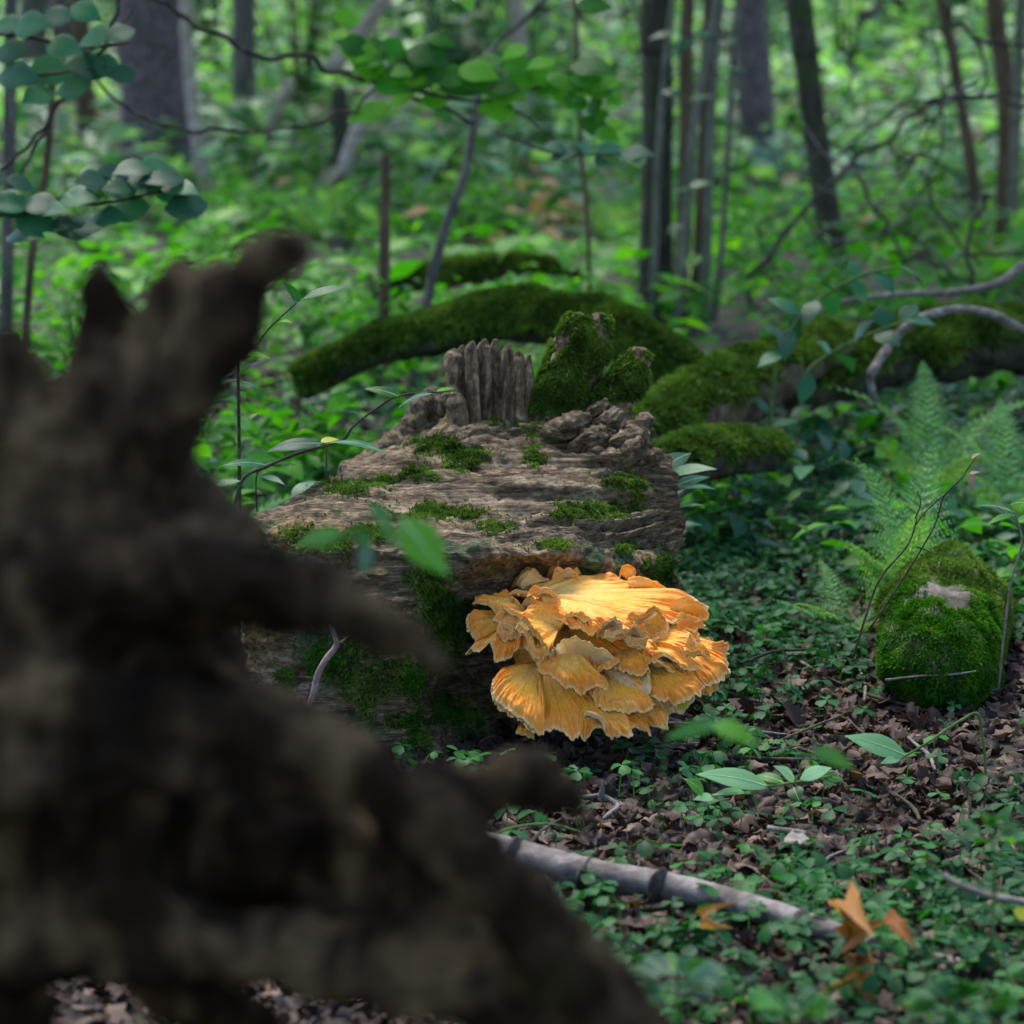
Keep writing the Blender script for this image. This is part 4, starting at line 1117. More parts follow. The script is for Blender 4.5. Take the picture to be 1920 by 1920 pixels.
# ------------------------------------------------------------------ leafy sprigs with single leaves
LN = [0]
def sprig(name, label, stems, leaves, depth, mat, stem_mat='stem_dark', cat='plant', group=None, base=None, up=(0, -.45, 1), sag=.08, jit=.06):
    """stems: list of ([(px,py)..], [r..]); leaves: (bx,by,tx,ty,width_px[,mat])"""
    b = base if base is not None else P(stems[0][0][0][0], stems[0][0][0][1], depth)
    root = thing(name, label, cat, b, group)
    for st, r in stems:
        pts = [P(p[0], p[1], p[2] if len(p) > 2 else depth) for p in st]
        V, f = tube(pts, [PX(x, depth) for x in np.asarray(r) * np.ones(len(st))], seg=8, n=len(st) * 6)
        part('stem', V, f, M[stem_mat], root)
    for lf in leaves:
        bx, by, tx, ty, w = lf[:5]
        m = M[lf[5]] if len(lf) > 5 else M[mat]
        LN[0] += 1
        k = LN[0]
        d0 = depth; d1 = depth + jit * math.sin(k * 2.4)
        V, f = blade(P(bx, by, d0), P(tx, ty, d1), PX(w, depth), (.25 * math.sin(k), up[1] + .2 * math.cos(k * 1.7), up[2]), sag, seed=k)
        lf_o = part('leaf', V, f, m, root, {'tint': np.full(len(V), (.5 + .45 * math.sin(k * 1.37)))})
        if depth < 5 and w >= 20:
            rib = V.reshape(-1, 5, 3)[:, 2]
            Vr, fr = tube(rib, np.linspace(1, .3, len(rib)) * PX(max(.9, w * .03), depth), seg=5, n=len(rib) * 2)
            part('midrib', Vr, fr, M['rib'], lf_o)
    return root

sprig('seedling', 'slim dark-stemmed seedling with pointed leaves left of the rotten log', [
    ([(447, 1250), (448, 1050), (449, 930), (448, 800), (446, 690), (445, 632)], [4.5, 4, 4, 3.6, 3.2, 3]),
    ([(445, 634), (430, 628), (414, 622)], [2.5, 2, 1.5]), ([(445, 634), (462, 600), (478, 570), (486, 540)], [2.5, 2, 2, 1.2]),
    ([(449, 668), (480, 645), (510, 610), (556, 568)], [2, 2, 1.7, 1.2])],
    [(455, 664, 506, 672, 22, 'bright'), (452, 702, 492, 680, 16), (457, 716, 504, 750, 26), (444, 712, 374, 734, 22), (444, 750, 382, 757, 12), (447, 734, 460, 750, 12),
     (556, 568, 534, 528, 36), (560, 565, 540, 540, 20), (566, 562, 660, 538, 22), (520, 606, 548, 606, 12, 'bright'), (470, 786, 488, 776, 16, 'bright'), (447, 780, 462, 780, 10)], 4.55, 'teal')
sprig('arching_seedling', 'arching woody twig with long pointed leaves above the rotten log', [
    ([(430, 1010), (452, 905), (500, 875), (560, 850), (640, 826), (662, 800), (700, 770), (750, 742), (850, 733)], [3, 3, 3, 3, 2.6, 2.4, 2.2, 2, 1]),
    ([(612, 1010), (612, 910), (612, 842)], [2, 2, 1.5]), ([(482, 960), (480, 905), (484, 880)], [1.6, 1.6, 1.5])],
    [(603, 832, 498, 848, 34), (600, 836, 560, 858, 20), (620, 830, 726, 852, 32), (602, 830, 636, 824, 22, 'yellow'), (752, 745, 682, 729, 24, 'bright'), (748, 764, 812, 738, 30), (815, 737, 860, 731, 14, 'bright'),
     (498, 872, 415, 874, 22), (452, 902, 374, 922, 20), (488, 874, 560, 873, 16, 'bright'), (490, 894, 534, 909, 16), (546, 934, 604, 903, 40), (476, 985, 530, 946, 26), (690, 790, 650, 770, 14)], 4.45, 'teal')

# solomon's seal right behind the log end
sprig('solomon_seal', 'glossy broad-leaved plant beside the furrowed end of the rotten log', [
    ([(1262, 1010), (1252, 950), (1240, 890), (1262, 860)], [3, 3, 3, 2])],
    [(1235, 885, 1296, 850, 40), (1240, 895, 1345, 880, 36), (1246, 915, 1342, 918, 36), (1250, 945, 1310, 915, 30), (1232, 880, 1222, 872, 16, 'pale'), (1262, 915, 1330, 895, 26), (1250, 960, 1320, 948, 28), (1256, 990, 1318, 985, 26)], 4.75, 'teal', 'stem_green')
sprig('leafy_shrub', 'bush of drooping blue-green oval leaves by the grey level branch', [
    ([(1440, 900), (1446, 760), (1470, 640), (1540, 560), (1620, 515), (1690, 500)], [4, 4, 4, 3, 3, 2]), ([(1500, 760), (1520, 690), (1600, 640), (1700, 600)], [3, 3, 3, 2])],
    [(1500, 585, 1490, 645, 40), (1530, 562, 1512, 612, 38), (1555, 548, 1562, 596, 40), (1600, 524, 1622, 572, 40), (1640, 510, 1676, 552, 42), (1690, 500, 1730, 540, 36), (1560, 545, 1516, 520, 34), (1610, 520, 1590, 490, 30),
     (1500, 590, 1440, 560, 34), (1480, 615, 1470, 680, 36), (1475, 640, 1425, 610, 34), (1520, 700, 1500, 760, 36), (1560, 665, 1530, 640, 36), (1570, 660, 1600, 700, 40), (1640, 625, 1690, 650, 44), (1660, 615, 1650, 570, 40), (1700, 600, 1755, 610, 40),
     (1470, 660, 1420, 690, 34), (1690, 605, 1720, 570, 36), (1600, 640, 1640, 600, 40), (1446, 780, 1400, 740, 30), (1446, 800, 1500, 790, 30)], 6.3, 'teal', 'stem_green')
# hazel sprays in the upper left
lv = []
for (x, y, s) in [(60, 45, 1), (20, 95, .9), (110, 30, .9), (160, 18, .8), (95, 130, 1.1), (35, 140, 1.0), (165, 125, 1.1), (200, 120, .8), (120, 85, .9), (180, 70, .9), (225, 60, .8), (230, 135, .7), (140, 160, .9), (70, 175, .8), (15, 45, .8)]:
    a = rng.uniform(-.5, .5) + (0 if rng.random() < .5 else math.pi)
    lv.append((x - 38 * math.cos(a) * s, y - 14 * math.sin(a), x + 42 * math.cos(a) * s, y + 20 * math.sin(a) + 12, 62 * s))
sprig('hazel_spray', 'spray of round blue-green leaves hanging across the grey sapling', [([(-40, 60), (60, 70), (150, 90), (240, 80)], [4, 4, 3, 2]), ([(-40, 150), (80, 140), (200, 125)], [3, 3, 2])], lv, 6.2, 'teal', cat='branch', up=(0, -.9, .55))
lv = []
for k in range(38):
    x = -15 + 375 * (k + .5 * rng.random()) / 38; y = 385 + 22 * math.sin(x * .02) + rng.uniform(-62, 42) - (x > 250) * 25
    a = rng.uniform(-.4, .4) + (0 if rng.random() < .5 else math.pi); s = rng.uniform(.75, 1.15)
    lv.append((x - 36 * math.cos(a) * s, y - 10 * math.sin(a), x + 42 * math.cos(a) * s, y + 14 * math.sin(a) + 10, 58 * s))
sprig('hazel_spray', 'low flat spray of blue-green leaves above the dark stump', [([(-60, 420), (80, 385), (200, 380), (340, 350)], [4, 4, 3, 2]), ([(60, 390), (180, 350), (260, 330)], [3, 2, 2])], lv, 5.8, 'teal', cat='branch', up=(0, -.7, .7))
lv = []
for k in range(58):
    x = rng.uniform(640, 1150); y = np.interp(x, [640, 760, 900, 1050, 1150], [115, 120, 150, 140, 190]) + rng.normal() * 38
    a = rng.uniform(-.7, .7) + (0 if rng.random() < .4 else math.pi); s = rng.uniform(.7, 1.35)
    lv.append((x + 30 * math.cos(a) * s, y - 10 * math.sin(a), x - 40 * math.cos(a) * s, y + 16 * math.sin(a) + 16, 46 * s))
lv += [(1090, 130, 1060, 185, 46), (1080, 10, 1150, 16, 44), (1140, 180, 1165, 200, 40), (880, 20, 870, -10, 30), (1100, 185, 1060, 205, 40), (1130, 190, 1100, 210, 44)]
sprig('leaf_spray', 'spray of bright sunlit green leaves at the end of the sweeping bough', [([(640, 140), (760, 165), (900, 190), (1030, 160), (1150, 170)], [4, 4, 3, 3, 2]), ([(760, 168), (820, 110), (900, 90)], [3, 2, 1.5]), ([(930, 185), (1000, 230), (1060, 280)], [3, 2, 1.5])], lv, 7.4, 'bright', cat='branch', up=(0, -.8, .6))
sprig('leaf_spray', 'small spray of flat blue-green leaves beside the thin straight stem', [([(940, 250), (1030, 285), (1120, 290), (1200, 285)], [2.5, 2.5, 2, 1.5])],
      [(1080, 285, 1030, 298, 34), (1110, 290, 1080, 270, 34), (1120, 288, 1170, 275, 36), (1160, 290, 1230, 292, 40), (1130, 292, 1120, 312, 26), (1060, 285, 1020, 270, 30), (1190, 288, 1210, 308, 30), (1000, 275, 970, 290, 26)], 7.0, 'teal', cat='branch', up=(0, -.8, .6))
sprig('leaf_spray', 'few flat leaves sticking out between the hazel stems', [([(1270, 60), (1320, 70), (1390, 80)], [2, 2, 1])],
      [(1270, 62, 1215, 75, 24), (1300, 70, 1270, 100, 26), (1330, 75, 1300, 55, 26), (1360, 130, 1400, 135, 22), (1350, 85, 1390, 75, 26), (1280, 180, 1240, 172, 26), (1290, 190, 1340, 182, 24), (1290, 355, 1255, 365, 26), (1290, 350, 1340, 345, 22), (1280, 420, 1250, 440, 24)], 10.3, 'teal', cat='branch')
# foreground leaves out of focus
sprig('near_leaf_pair', 'blurred bright green leaves dangling before the rotten log face', [([(470, 1075), (560, 1030), (650, 1000), (700, 965), (760, 975)], [3, 3, 2.5, 2.5, 2])],
      [(695, 955, 745, 1022, 74), (752, 972, 842, 1082, 78), (650, 1005, 560, 1015, 44, 'herb'), (660, 1000, 700, 1020, 40, 'herb'), (690, 1020, 678, 1080, 40, 'teal')], 2.1, 'bright', 'stem_green', sag=.05, up=(0, -.9, .6))
sprig('near_leaf_pair', 'blurred bright green leaf arching low in front of the fungus edge', [([(1235, 1600), (1240, 1480), (1248, 1400), (1252, 1360)], [2.5, 2.5, 2, 2])],
      [(1250, 1385, 1345, 1358, 34), (1335, 1356, 1425, 1398, 38), (1520, 1404, 1600, 1440, 34, 'herb')], 2.3, 'bright', 'stem_green', sag=.1, up=(0, -.9, .6))
sprig('near_leaf', 'small pale blurred leaf lying on the dark stump', [([(150, 1075), (180, 1068)], [3, 2])], [(165, 1070, 255, 1045, 44, 'pale')], 1.86, 'pale', 'stem_green', sag=.02, up=(0, -.9, .6))

def near_herb(label, cx_, cy_, d, n, spread, w, mat):
    lv = []
    for k in range(n):
        a = k * 2.4 + cx_; r = spread * (.25 + .75 * ((k * .618) % 1))
        bx, by = cx_ + r * .5 * math.cos(a), cy_ + r * .22 * math.sin(a)
        lv.append((bx, by, bx + w * 1.5 * math.cos(a), by + w * .6 * math.sin(a) - 6, w, mat if k % 3 else 'herb'))
    sprig('near_herb', label, [([(cx_, cy_ + 220), (cx_ + 4, cy_ + 90), (cx_, cy_)], [4, 4, 3])], lv, d, mat, 'stem_green', up=(0, -.6, .8))
near_herb('blurred leafy herb in front of the fallen branch, with broad blue-green leaves', 1270, 1840, 2.35, 16, 110, 52, 'teal')
near_herb('blurred bright leafy herb growing under the dry orange leaf tuft', 1480, 1890, 2.3, 10, 80, 40, 'bright')
near_herb('blurred green herb next to the thin end of the fallen branch', 1790, 1880, 2.4, 14, 130, 44, 'sorrel')
near_herb('tall thin blurred herb close to the yellow leaf', 1860, 1560, 2.6, 9, 90, 30, 'sorrel')
# fallen solomon's seal on the litter
sprig('fallen_shoot', 'pale wilted green shoot with long leaves lying on brown litter', [([(1330, 1492), (1400, 1480), (1470, 1470), (1560, 1455)], [2.5, 3, 3, 2.5])],
      [(1442, 1476, 1304, 1452, 44, 'wilted'), (1400, 1486, 1334, 1492, 20, 'wilted'), (1470, 1468, 1412, 1455, 26, 'bright'), (1490, 1465, 1450, 1436, 26, 'wilted'), (1500, 1462, 1560, 1440, 30, 'wilted'), (1510, 1460, 1535, 1435, 30, 'bright'), (1486, 1474, 1500, 1505, 34, 'herb'), (1540, 1458, 1580, 1462, 26, 'herb'), (1320, 1490, 1282, 1460, 32, 'herb'), (1340, 1495, 1300, 1500, 22, 'wilted')], 3.62, 'wilted', 'stem_green', sag=.1, up=(0, -.7, .8), jit=.03)
sprig('fallen_shoot', 'broken green stem with one broad pale leaf touching the litter', [([(1690, 1422), (1740, 1392), (1800, 1352), (1832, 1338), (1840, 1370), (1846, 1412), (1848, 1450)], [2, 2.5, 3, 3.2, 3, 3, 3])],
      [(1700, 1418, 1584, 1380, 46, 'wilted'), (1690, 1420, 1650, 1432, 18, 'wilted')], 3.7, 'wilted', 'stem_green', sag=.08, up=(0, -.8, .7), jit=.02)
sprig('dry_twig_plant', 'thin curly dry brown stems standing beside the mossy log end', [
    ([(1600, 1232), (1622, 1160), (1650, 1085), (1700, 1025), (1716, 985), (1718, 972)], [2.2, 2.2, 2, 1.8, 1.6, 1.2]), ([(1716, 985), (1740, 955), (1776, 925), (1784, 935)], [1.6, 1.4, 1.2, .8]), ([(1630, 1180), (1690, 1090), (1750, 990), (1770, 930), (1800, 900), (1830, 857)], [2, 1.8, 1.6, 1.5, 1.3, 1]), ([(1718, 1025), (1760, 1040)], [1.6, .8]), ([(1716, 972), (1726, 945), (1720, 920)], [1.5, 1.3, .9])],
    [(1822, 860, 1840, 850, 10, 'litter'), (1818, 890, 1838, 885, 14, 'litter'), (1820, 888, 1822, 920, 14, 'litter')], 4.28, 'litter', 'stem_dark')
sprig('seedling', 'red-stemmed seedling with toothed leaves next to the mossy log end', [([(1872, 1290), (1884, 1180), (1896, 1090), (1916, 1020), (1910, 985), (1902, 960)], [2.2, 2.2, 2, 2, 1.8, 1.5]), ([(1906, 975), (1890, 965), (1870, 950)], [1.5, 1.3, 1])],
      [(1900, 960, 1826, 950, 22), (1904, 965, 1850, 985, 18), (1910, 960, 1930, 930, 26), (1908, 980, 1950, 975, 30), (1890, 950, 1930, 945, 22)], 4.3, 'bright', 'stem_pink')
sprig('bent_twig', 'pinkish bent rootlet hanging against the mossy log face', [([(575, 1335), (588, 1300), (596, 1265), (612, 1235), (630, 1212), (628, 1195), (618, 1170)], [5, 6.5, 6.5, 6, 6, 5, 3.5]), ([(628, 1212), (645, 1200), (655, 1190)], [3, 2, 1])], [], 3.86, 'herb', 'stem_pink', cat='root')

# ------------------------------------------------------------------ fallen pale branch and twigs
M['branch_knot'] = mat_bark('branch_scar', (.02, .016, .014), (.05, .04, .035), (.12, .1, .09), (3, 3, 3), 12)
def fallen_branch():
    path = [(870, 1570, 3.30), (960, 1598, 3.27), (1110, 1640, 3.2), (1240, 1660, 3.17), (1400, 1700, 3.1), (1560, 1748, 3.02), (1700, 1790, 2.96), (1830, 1815, 2.92), (1960, 1850, 2.86)]
    rad = [24, 28, 31, 29, 26, 23, 17, 11, 8]
    pts = [P(*p) for p in path]
    root = thing('fallen_branch', 'pale grey fallen branch with dark knots lying on the forest floor', 'branch', P(1300, 1700, 3.1))
    V, f = tube(pts, [PX(r, p[2]) for r, p in zip(rad, path)], seg=22, n=140, rough=.10, freq=14)
    part('bark', V, f, M['branch'], root)
    for (x, y, d, r) in [(965, 1600, 3.26, 32), (1235, 1660, 3.16, 33), (1500, 1733, 3.04, 29), (1100, 1640, 3.2, 31)]:
        c = P(x, y, d)
        a = P(x - 8, y - 3, d + .004); b = P(x + 8, y + 3, d - .004)
        V, f = tube([a, c, b], [PX(r * .8, d), PX(r * 1.06, d), PX(r * .8, d)], seg=20, n=14, rough=.15, seed=x)
        part('knot', V, f, M['branch_knot'], root)
fallen_branch()
limb_thing('twig', 'grey forked lichen twig lying on litter below the fungus', [(1070, 1500, 3.72), (1100, 1494, 3.72), (1125, 1492, 3.71), (1146, 1500, 3.7), (1158, 1512, 3.68), (1140, 1528, 3.66), (1130, 1536, 3.65)], [4, 4.5, 4.5, 5, 5, 4.5, 3], 'stem_grey', cat='twig')
limb_thing('twig', 'short upright pale peg beside the forked lichen twig', [(1126, 1500, 3.71), (1129, 1480, 3.71), (1131, 1462, 3.71)], [7, 5, 1.5], 'stem_grey', cat='twig')
limb_thing('twig', 'grey stick with broken end beneath the wilted green shoot', [(1440, 1552, 3.45), (1480, 1558, 3.43), (1510, 1562, 3.42)], [5, 6, 5], 'stem_grey', cat='twig')
limb_thing('twig', 'thin reddish twig slanting over litter below the mossy log end', [(1470, 1385, 3.85), (1530, 1360, 3.95), (1580, 1340, 4.02)], [2.5, 2.5, 2], 'bark_brown', cat='twig')
limb_thing('twig', 'pale dry grass stem bending out from behind the dark hooked root', [(905, 1575, 3.3), (960, 1552, 3.35), (1030, 1545, 3.4), (1090, 1560, 3.4)], [2.5, 2.5, 2.2, 1.5], 'stem_green', cat='grass stem')
limb_thing('twig', 'blurred dark grey twig near the yellow leaf', [(1770, 1640, 2.9), (1800, 1660, 2.88), (1860, 1680, 2.86), (1940, 1694, 2.84)], [6, 7, 7, 6], 'stem_grey', cat='twig')
limb_thing('twig', 'thin dark twig across the moss of the log end', [(1660, 1275, 4.22), (1720, 1268, 4.22), (1790, 1264, 4.22), (1830, 1258, 4.22)], [2.5, 2, 2, 1.2], 'stem_grey', cat='twig')
limb_thing('twig', 'dark stick under the leaves left of the mossy log end', [(1400, 1240, 4.5), (1450, 1222, 4.55), (1510, 1218, 4.6)], [3, 3, 2.5], 'stem_dark', cat='twig')

# dried orange leaves caught at the end of the branch
for i, (bx, by, tx, ty, w, lb) in enumerate([
        (1590, 1760, 1572, 1700, 44, 'upright pale tan dry leaf caught on the fallen branch'),
        (1640, 1740, 1720, 1780, 46, 'dry orange leaf pointing along the fallen branch'),
        (1610, 1770, 1665, 1725, 60, 'broad dry orange leaf in the tuft on the fallen branch'),
        (1600, 1790, 1640, 1915, 56, 'long dry orange leaf hanging below the fallen branch'),
        (1600, 1840, 1530, 1862, 40, 'dull dry leaf under the tuft on the fallen branch'),
        (1375, 1740, 1385, 1690, 26, 'small orange leaf tip standing against the middle of the branch'),
        (1600, 1730, 1640, 1760, 60, 'curled dry orange leaf at the heart of the tuft')]):
    V, f = blade(P(bx, by, 2.92), P(tx, ty, 2.86 - .02 * i), PX(w, 2.9), (.3 * math.sin(i * 2), -.9, .5), .22, fold=.4, n=14, wave=.45, seed=i)
    solo('dry_leaf', V, f, M['orange_leaf'], lb, 'leaf', attrs={'tint': np.full(len(V), .3 + .1 * i)})
for (bx, by, tx, ty, w, d, lb) in [(1268, 1330, 1292, 1318, 12, 3.95, 'small yellow leaf at the foot of the fungus'), (1900, 1705, 1935, 1725, 26, 2.9, 'yellow leaf by the blurred grey twig'), ]:
    V, f = blade(P(bx, by, d), P(tx, ty, d), PX(w, d), (0, -.9, .5), .05)
    solo('yellow_leaf', V, f, M['yellow'], lb, 'leaf', attrs={'tint': np.full(len(V), .6)})
V, f = blade(P(1470, 1578, 3.36), P(1518, 1572, 3.4), PX(30, 3.38), (0, -.6, .8), .1, wave=.5)
solo('pale_leaf', V, f, M['bark_pale'], 'bleached cream dead leaf scrap on the litter', 'leaf', attrs={'tint': np.full(len(V), .9)})

# ------------------------------------------------------------------ litter
def lit_templates(ns, na, count=9):
    out = []
    for k in range(count):
        r = np.random.default_rng(21 + k)
        V = []
        ph, nl = r.uniform(0, 6), r.uniform(2.2, 4.2)
        c0, c1, tw = r.uniform(-.9, 1.3), r.uniform(-.25, .25), r.uniform(-.5, .5)
        for i in range(ns):
            t = i / (ns - 1)
            w = .27 * max(.03, math.sin(math.pi * min(max(t ** .85, .01), .99)) ** .75) * (1 + .38 * math.sin(nl * 6.28 * t + ph))
            if t < .12: w *= .25
            for a in np.linspace(-1, 1, na):
                q = np.array((t * 2.3, a * 1.4, k * 3.1))
                V.append((t - .5, w * a, c0 * w * a * a + c1 * math.sin(t * 4 + k) + tw * w * a * (t - .5) * 2 + .10 * float(noise(q)) + .05 * float(noise(q * 2.7))))
        out.append((np.array(V), [grid_faces(ns, na)]))
    return out
LT = lit_templates(12, 5)
LTL = lit_templates(7, 3)

def in_view(n, y0, y1, pad=.35, power=1.0):
    y = y0 + (y1 - y0) * rng.random(n) ** power
    x = (rng.random(n) * 2 - 1) * (.215 * y + pad)
    return x, y

def litter():
    Vs, ts = [], []
    for n, y0, y1, T, a, b in ((11500, 2.9, 4.9, LT, .016, .056), (9000, 1.7, 3.0, LTL, .02, .05), (11000, 4.8, 9.5, LTL, .03, .07)):
        x, y = in_view(n, y0, y1, .4)
        if T is LT:
            k = x > -1.3; x, y = x[k], y[k]
        n = len(x)
        pos = np.stack([x, y, terr(x, y) + rng.uniform(.000, .024, n)], -1)
        which = rng.integers(0, 9, n)
        for w in range(9):
            s = which == w
            m = s.sum()
            V, f, t = scatter(T[w], pos[s], rng.uniform(0, 6.28, m), rng.normal(0, .35, m), rng.normal(0, .4, m), rng.uniform(a, b, m), np.clip(rng.normal(.36, .27, m), 0, 1))
            Vs.append((V, f)); ts.append(t)
    V, f = join(Vs)
    solo('leaf_litter', V, f, M['litter'], 'layer of brown curled dead leaves covering the ground', 'leaf litter', kind='stuff', attrs={'tint': np.concatenate(ts)}, origin=np.zeros(3))
    # single larger dead leaves on top
    protos = [make_mesh('dead_leaf', T, f, M['litter'], {'tint': np.full(len(T), tt)}) for (T, f), tt in zip(LT, (.3, .5, .7, .45, .2, .6, .85, .4, .75))]
    m = 150
    x, y = in_view(m, 3.0, 4.9, -.05)
    keep = (x > -.02 + 0 * y)
    for i in range(m):
        xx = abs(x[i]) if x[i] < 0 else x[i]
        yy = y[i]
        if xx < .22 and yy > 3.85: continue
        o = bpy.data.objects.new('dead_leaf', protos[i % 9])
        COL.objects.link(o)
        s = rng.uniform(.04, .07)
        o.location = (xx, yy, float(terr(xx, yy)) + .022)
        o.scale = (s, s, s)
        o.rotation_euler = (rng.normal(0, .3), rng.normal(0, .3), rng.uniform(0, 6.28))
        o['label'] = 'brown curled dead leaf lying on top of the litter'
        o['category'] = 'leaf'
        o['group'] = 'dead leaves on top of the litter'
litter()

def small_twigs():
    for i in range(26):
        x = rng.uniform(-.05, .85); y = rng.uniform(3.1, 5.0)
        if x < .25 and y > 3.8: x += .3
        a = rng.uniform(0, 3.1); l = rng.uniform(.05, .16)
        pts = []
        for t in (-1, -.3, .3, 1):
            xx, yy = x + t * l * math.cos(a) + rng.normal() * .006, y + t * l * math.sin(a)
            pts.append((xx, yy, float(terr(xx, yy)) + .024 + .004 * i / 26))
        V, f = tube(pts, [.003, .0035, .003, .002], seg=6, n=14, rough=.2)
        solo('twig', V, f, M['stem_grey' if i % 2 else 'stem_dark'], ('thin grey' if i % 2 else 'thin dark') + ' broken twiglet scattered among the leaf litter', 'twig', 'broken twiglets among the litter')
small_twigs()

# ------------------------------------------------------------------ wood sorrel carpet
def heart():
    V = [(0, 0, 0), (.35, .28, .05), (.35, 0, -.04), (.35, -.28, .05), (.75, .46, .06), (.78, 0, -.06), (.75, -.46, .06), (1.0, .26, .0), (.86, 0, -.07), (1.0, -.26, .0)]
    T = [(0, 2, 1), (0, 3, 2)]
    Q = [(1, 2, 5, 4), (2, 3, 6, 5), (4, 5, 8, 7), (5, 6, 9, 8)]
    return np.array(V, float), T, Q

def sorrel_template(droop=.25):
    V, T, Q = [], [], []
    hv, ht, hq = heart()
    for k in range(3):
        a = k * 2.094
        c, s = math.cos(a), math.sin(a)
        o = len(V)
        for (x, y, z) in hv:
            V.append((x * c - y * s, x * s + y * c, z - droop * x * x))
        T += [tuple(i + o for i in t) for t in ht]
        Q += [tuple(i + o for i in q) for q in hq]
    return np.array(V, float), [np.array(T), np.array(Q)]
SOR = [sorrel_template(d) for d in (.1, .3, .6)]

def sorrel_density(x, y):
    n = fbm(np.stack([x * 2.4, y * 1.6, 0 * x + 3], -1), 3)
    dn = .55 + .9 * n
    bare = np.exp(-(((y - 3.95) / .42) ** 2)) * ss(-.2, .2, x)            # the litter clearing
    dn = dn - .55 * bare + .75 * ss(4.25, 4.6, y) + .40 * (1 - ss(3.2, 3.55, y)) 
    return np.clip(dn, .03, 1.3) * (x > -1.3)

def sorrel():
    n = 17000
    x, y = in_view(n, 2.0, 7.0, .25, .9)
    k = rng.random(n) * 1.15 < sorrel_density(x, y)
    k &= ~((x < -.05) & (y < 3.3))
    # keep off the logs
    k &= ~((x > -.55) & (x < .33) & (y > 3.9) & (y < 5.1))
    k &= ~((x > .68) & (x < 1.02) & (y > 4.2) & (y < 5.2))
    x, y = x[k], y[k]
    n = len(x)
    h = rng.uniform(.02, .07, n)
    z = terr(x, y) + h
    pos = np.stack([x, y, z], -1)
    w = rng.integers(0, 3, n)
    Vs, ts = [], []
    tint = np.clip(.42 + .4 * fbm(pos * 2.2, 2) + rng.normal(0, .2, n), 0, 1)
    sc = rng.uniform(.013, .027, n)
    for i in range(3):
        s = w == i; m = s.sum()
        V, f, t = scatter(SOR[i], pos[s], rng.uniform(0, 6.28, m), rng.normal(0, .22, m), rng.normal(0, .22, m), sc[s], tint[s])
        Vs.append((V, f)); ts.append(t)
    # stalks
    wd = .0009
    base = pos - np.stack([rng.normal(0, .008, n), rng.normal(0, .008, n), h + .01], -1)
    A = np.stack([base - (wd, 0, 0), base + (wd, 0, 0), pos + (wd, 0, 0), pos - (wd, 0, 0)], 1).reshape(-1, 3)
    Fq = np.arange(n * 4).reshape(-1, 4)
    Vs.append((A, [Fq])); ts.append(np.repeat(np.clip(tint + .3, 0, 1), 4))
    V, f = join(Vs)
    solo('wood_sorrel_carpet', V, f, M['sorrel'], 'carpet of small three-lobed green leaves spreading over the forest floor', 'ground cover', kind='stuff', attrs={'tint': np.concatenate(ts)}, origin=np.zeros(3))
    # single sprigs that stand out in the sharp zone
    hv, ht, hq = heart()
    fs = [np.array(ht), np.array(hq)]
    mats = [make_mesh('leaflet', hv * .024 + 0, fs, M['sorrel'], {'tint': np.full(len(hv), tt)}) for tt in (.2, .45, .7)]
    sv, sf = tube([(0, 0, -.05), (.003, 0, -.02), (0, 0, 0)], [.0012, .001, .001], seg=5, n=8)
    sm = make_mesh('stalk', sv, sf, M['stem_green'])
    spots = [(1095, 1470), (1180, 1420), (1200, 1440), (1215, 1410), (1230, 1430), (1165, 1410), (1250, 1415), (1290, 1400), (1330, 1440), (905, 1375), (1000, 1385), (1100, 1390), (1210, 1495), (1280, 1525), (1300, 1550), (1390, 1535), (1350, 1515), (1480, 1520), (1560, 1530), (1620, 1500), (1550, 1340), (1520, 1380), (1620, 1360), (1740, 1330), (1790, 1340), (1340, 1330), (1390, 1310), (1440, 1345), (1480, 1310), (1560, 1270), (1420, 1270), (1700, 1480), (1760, 1510), (1820, 1490), (1880, 1520), (1250, 1600), (1330, 1620), (1420, 1610), (1600, 1600), (1700, 1620)]
    for i, (px_, py_) in enumerate(spots):
        d = 1.13 / math.tan(PITCH + math.atan((py_ - 960) / F))
        d = d * .985
        c = P(px_, py_, d)
        c[2] = float(terr(c[0], c[1])) + .045
        r = bpy.data.objects.new('wood_sorrel', None); COL.objects.link(r); r.empty_display_size = .02
        r.location = [float(v) for v in c]
        r.rotation_euler = (rng.normal(0, .2), rng.normal(0, .2), rng.uniform(0, 6))
        s = rng.uniform(.75, 1.1); r.scale = (s, s, s)
        r['label'] = 'single three-lobed wood sorrel sprig standing on the brown litter'
        r['category'] = 'plant'; r['group'] = 'wood sorrel sprigs on the litter'
        for k in range(3):
            l = bpy.data.objects.new('leaflet', mats[i % 3]); COL.objects.link(l); l.parent = r
            l.rotation_euler = (0, .18, k * 2.094)
        st = bpy.data.objects.new('stalk', sm); COL.objects.link(st); st.parent = r
sorrel()

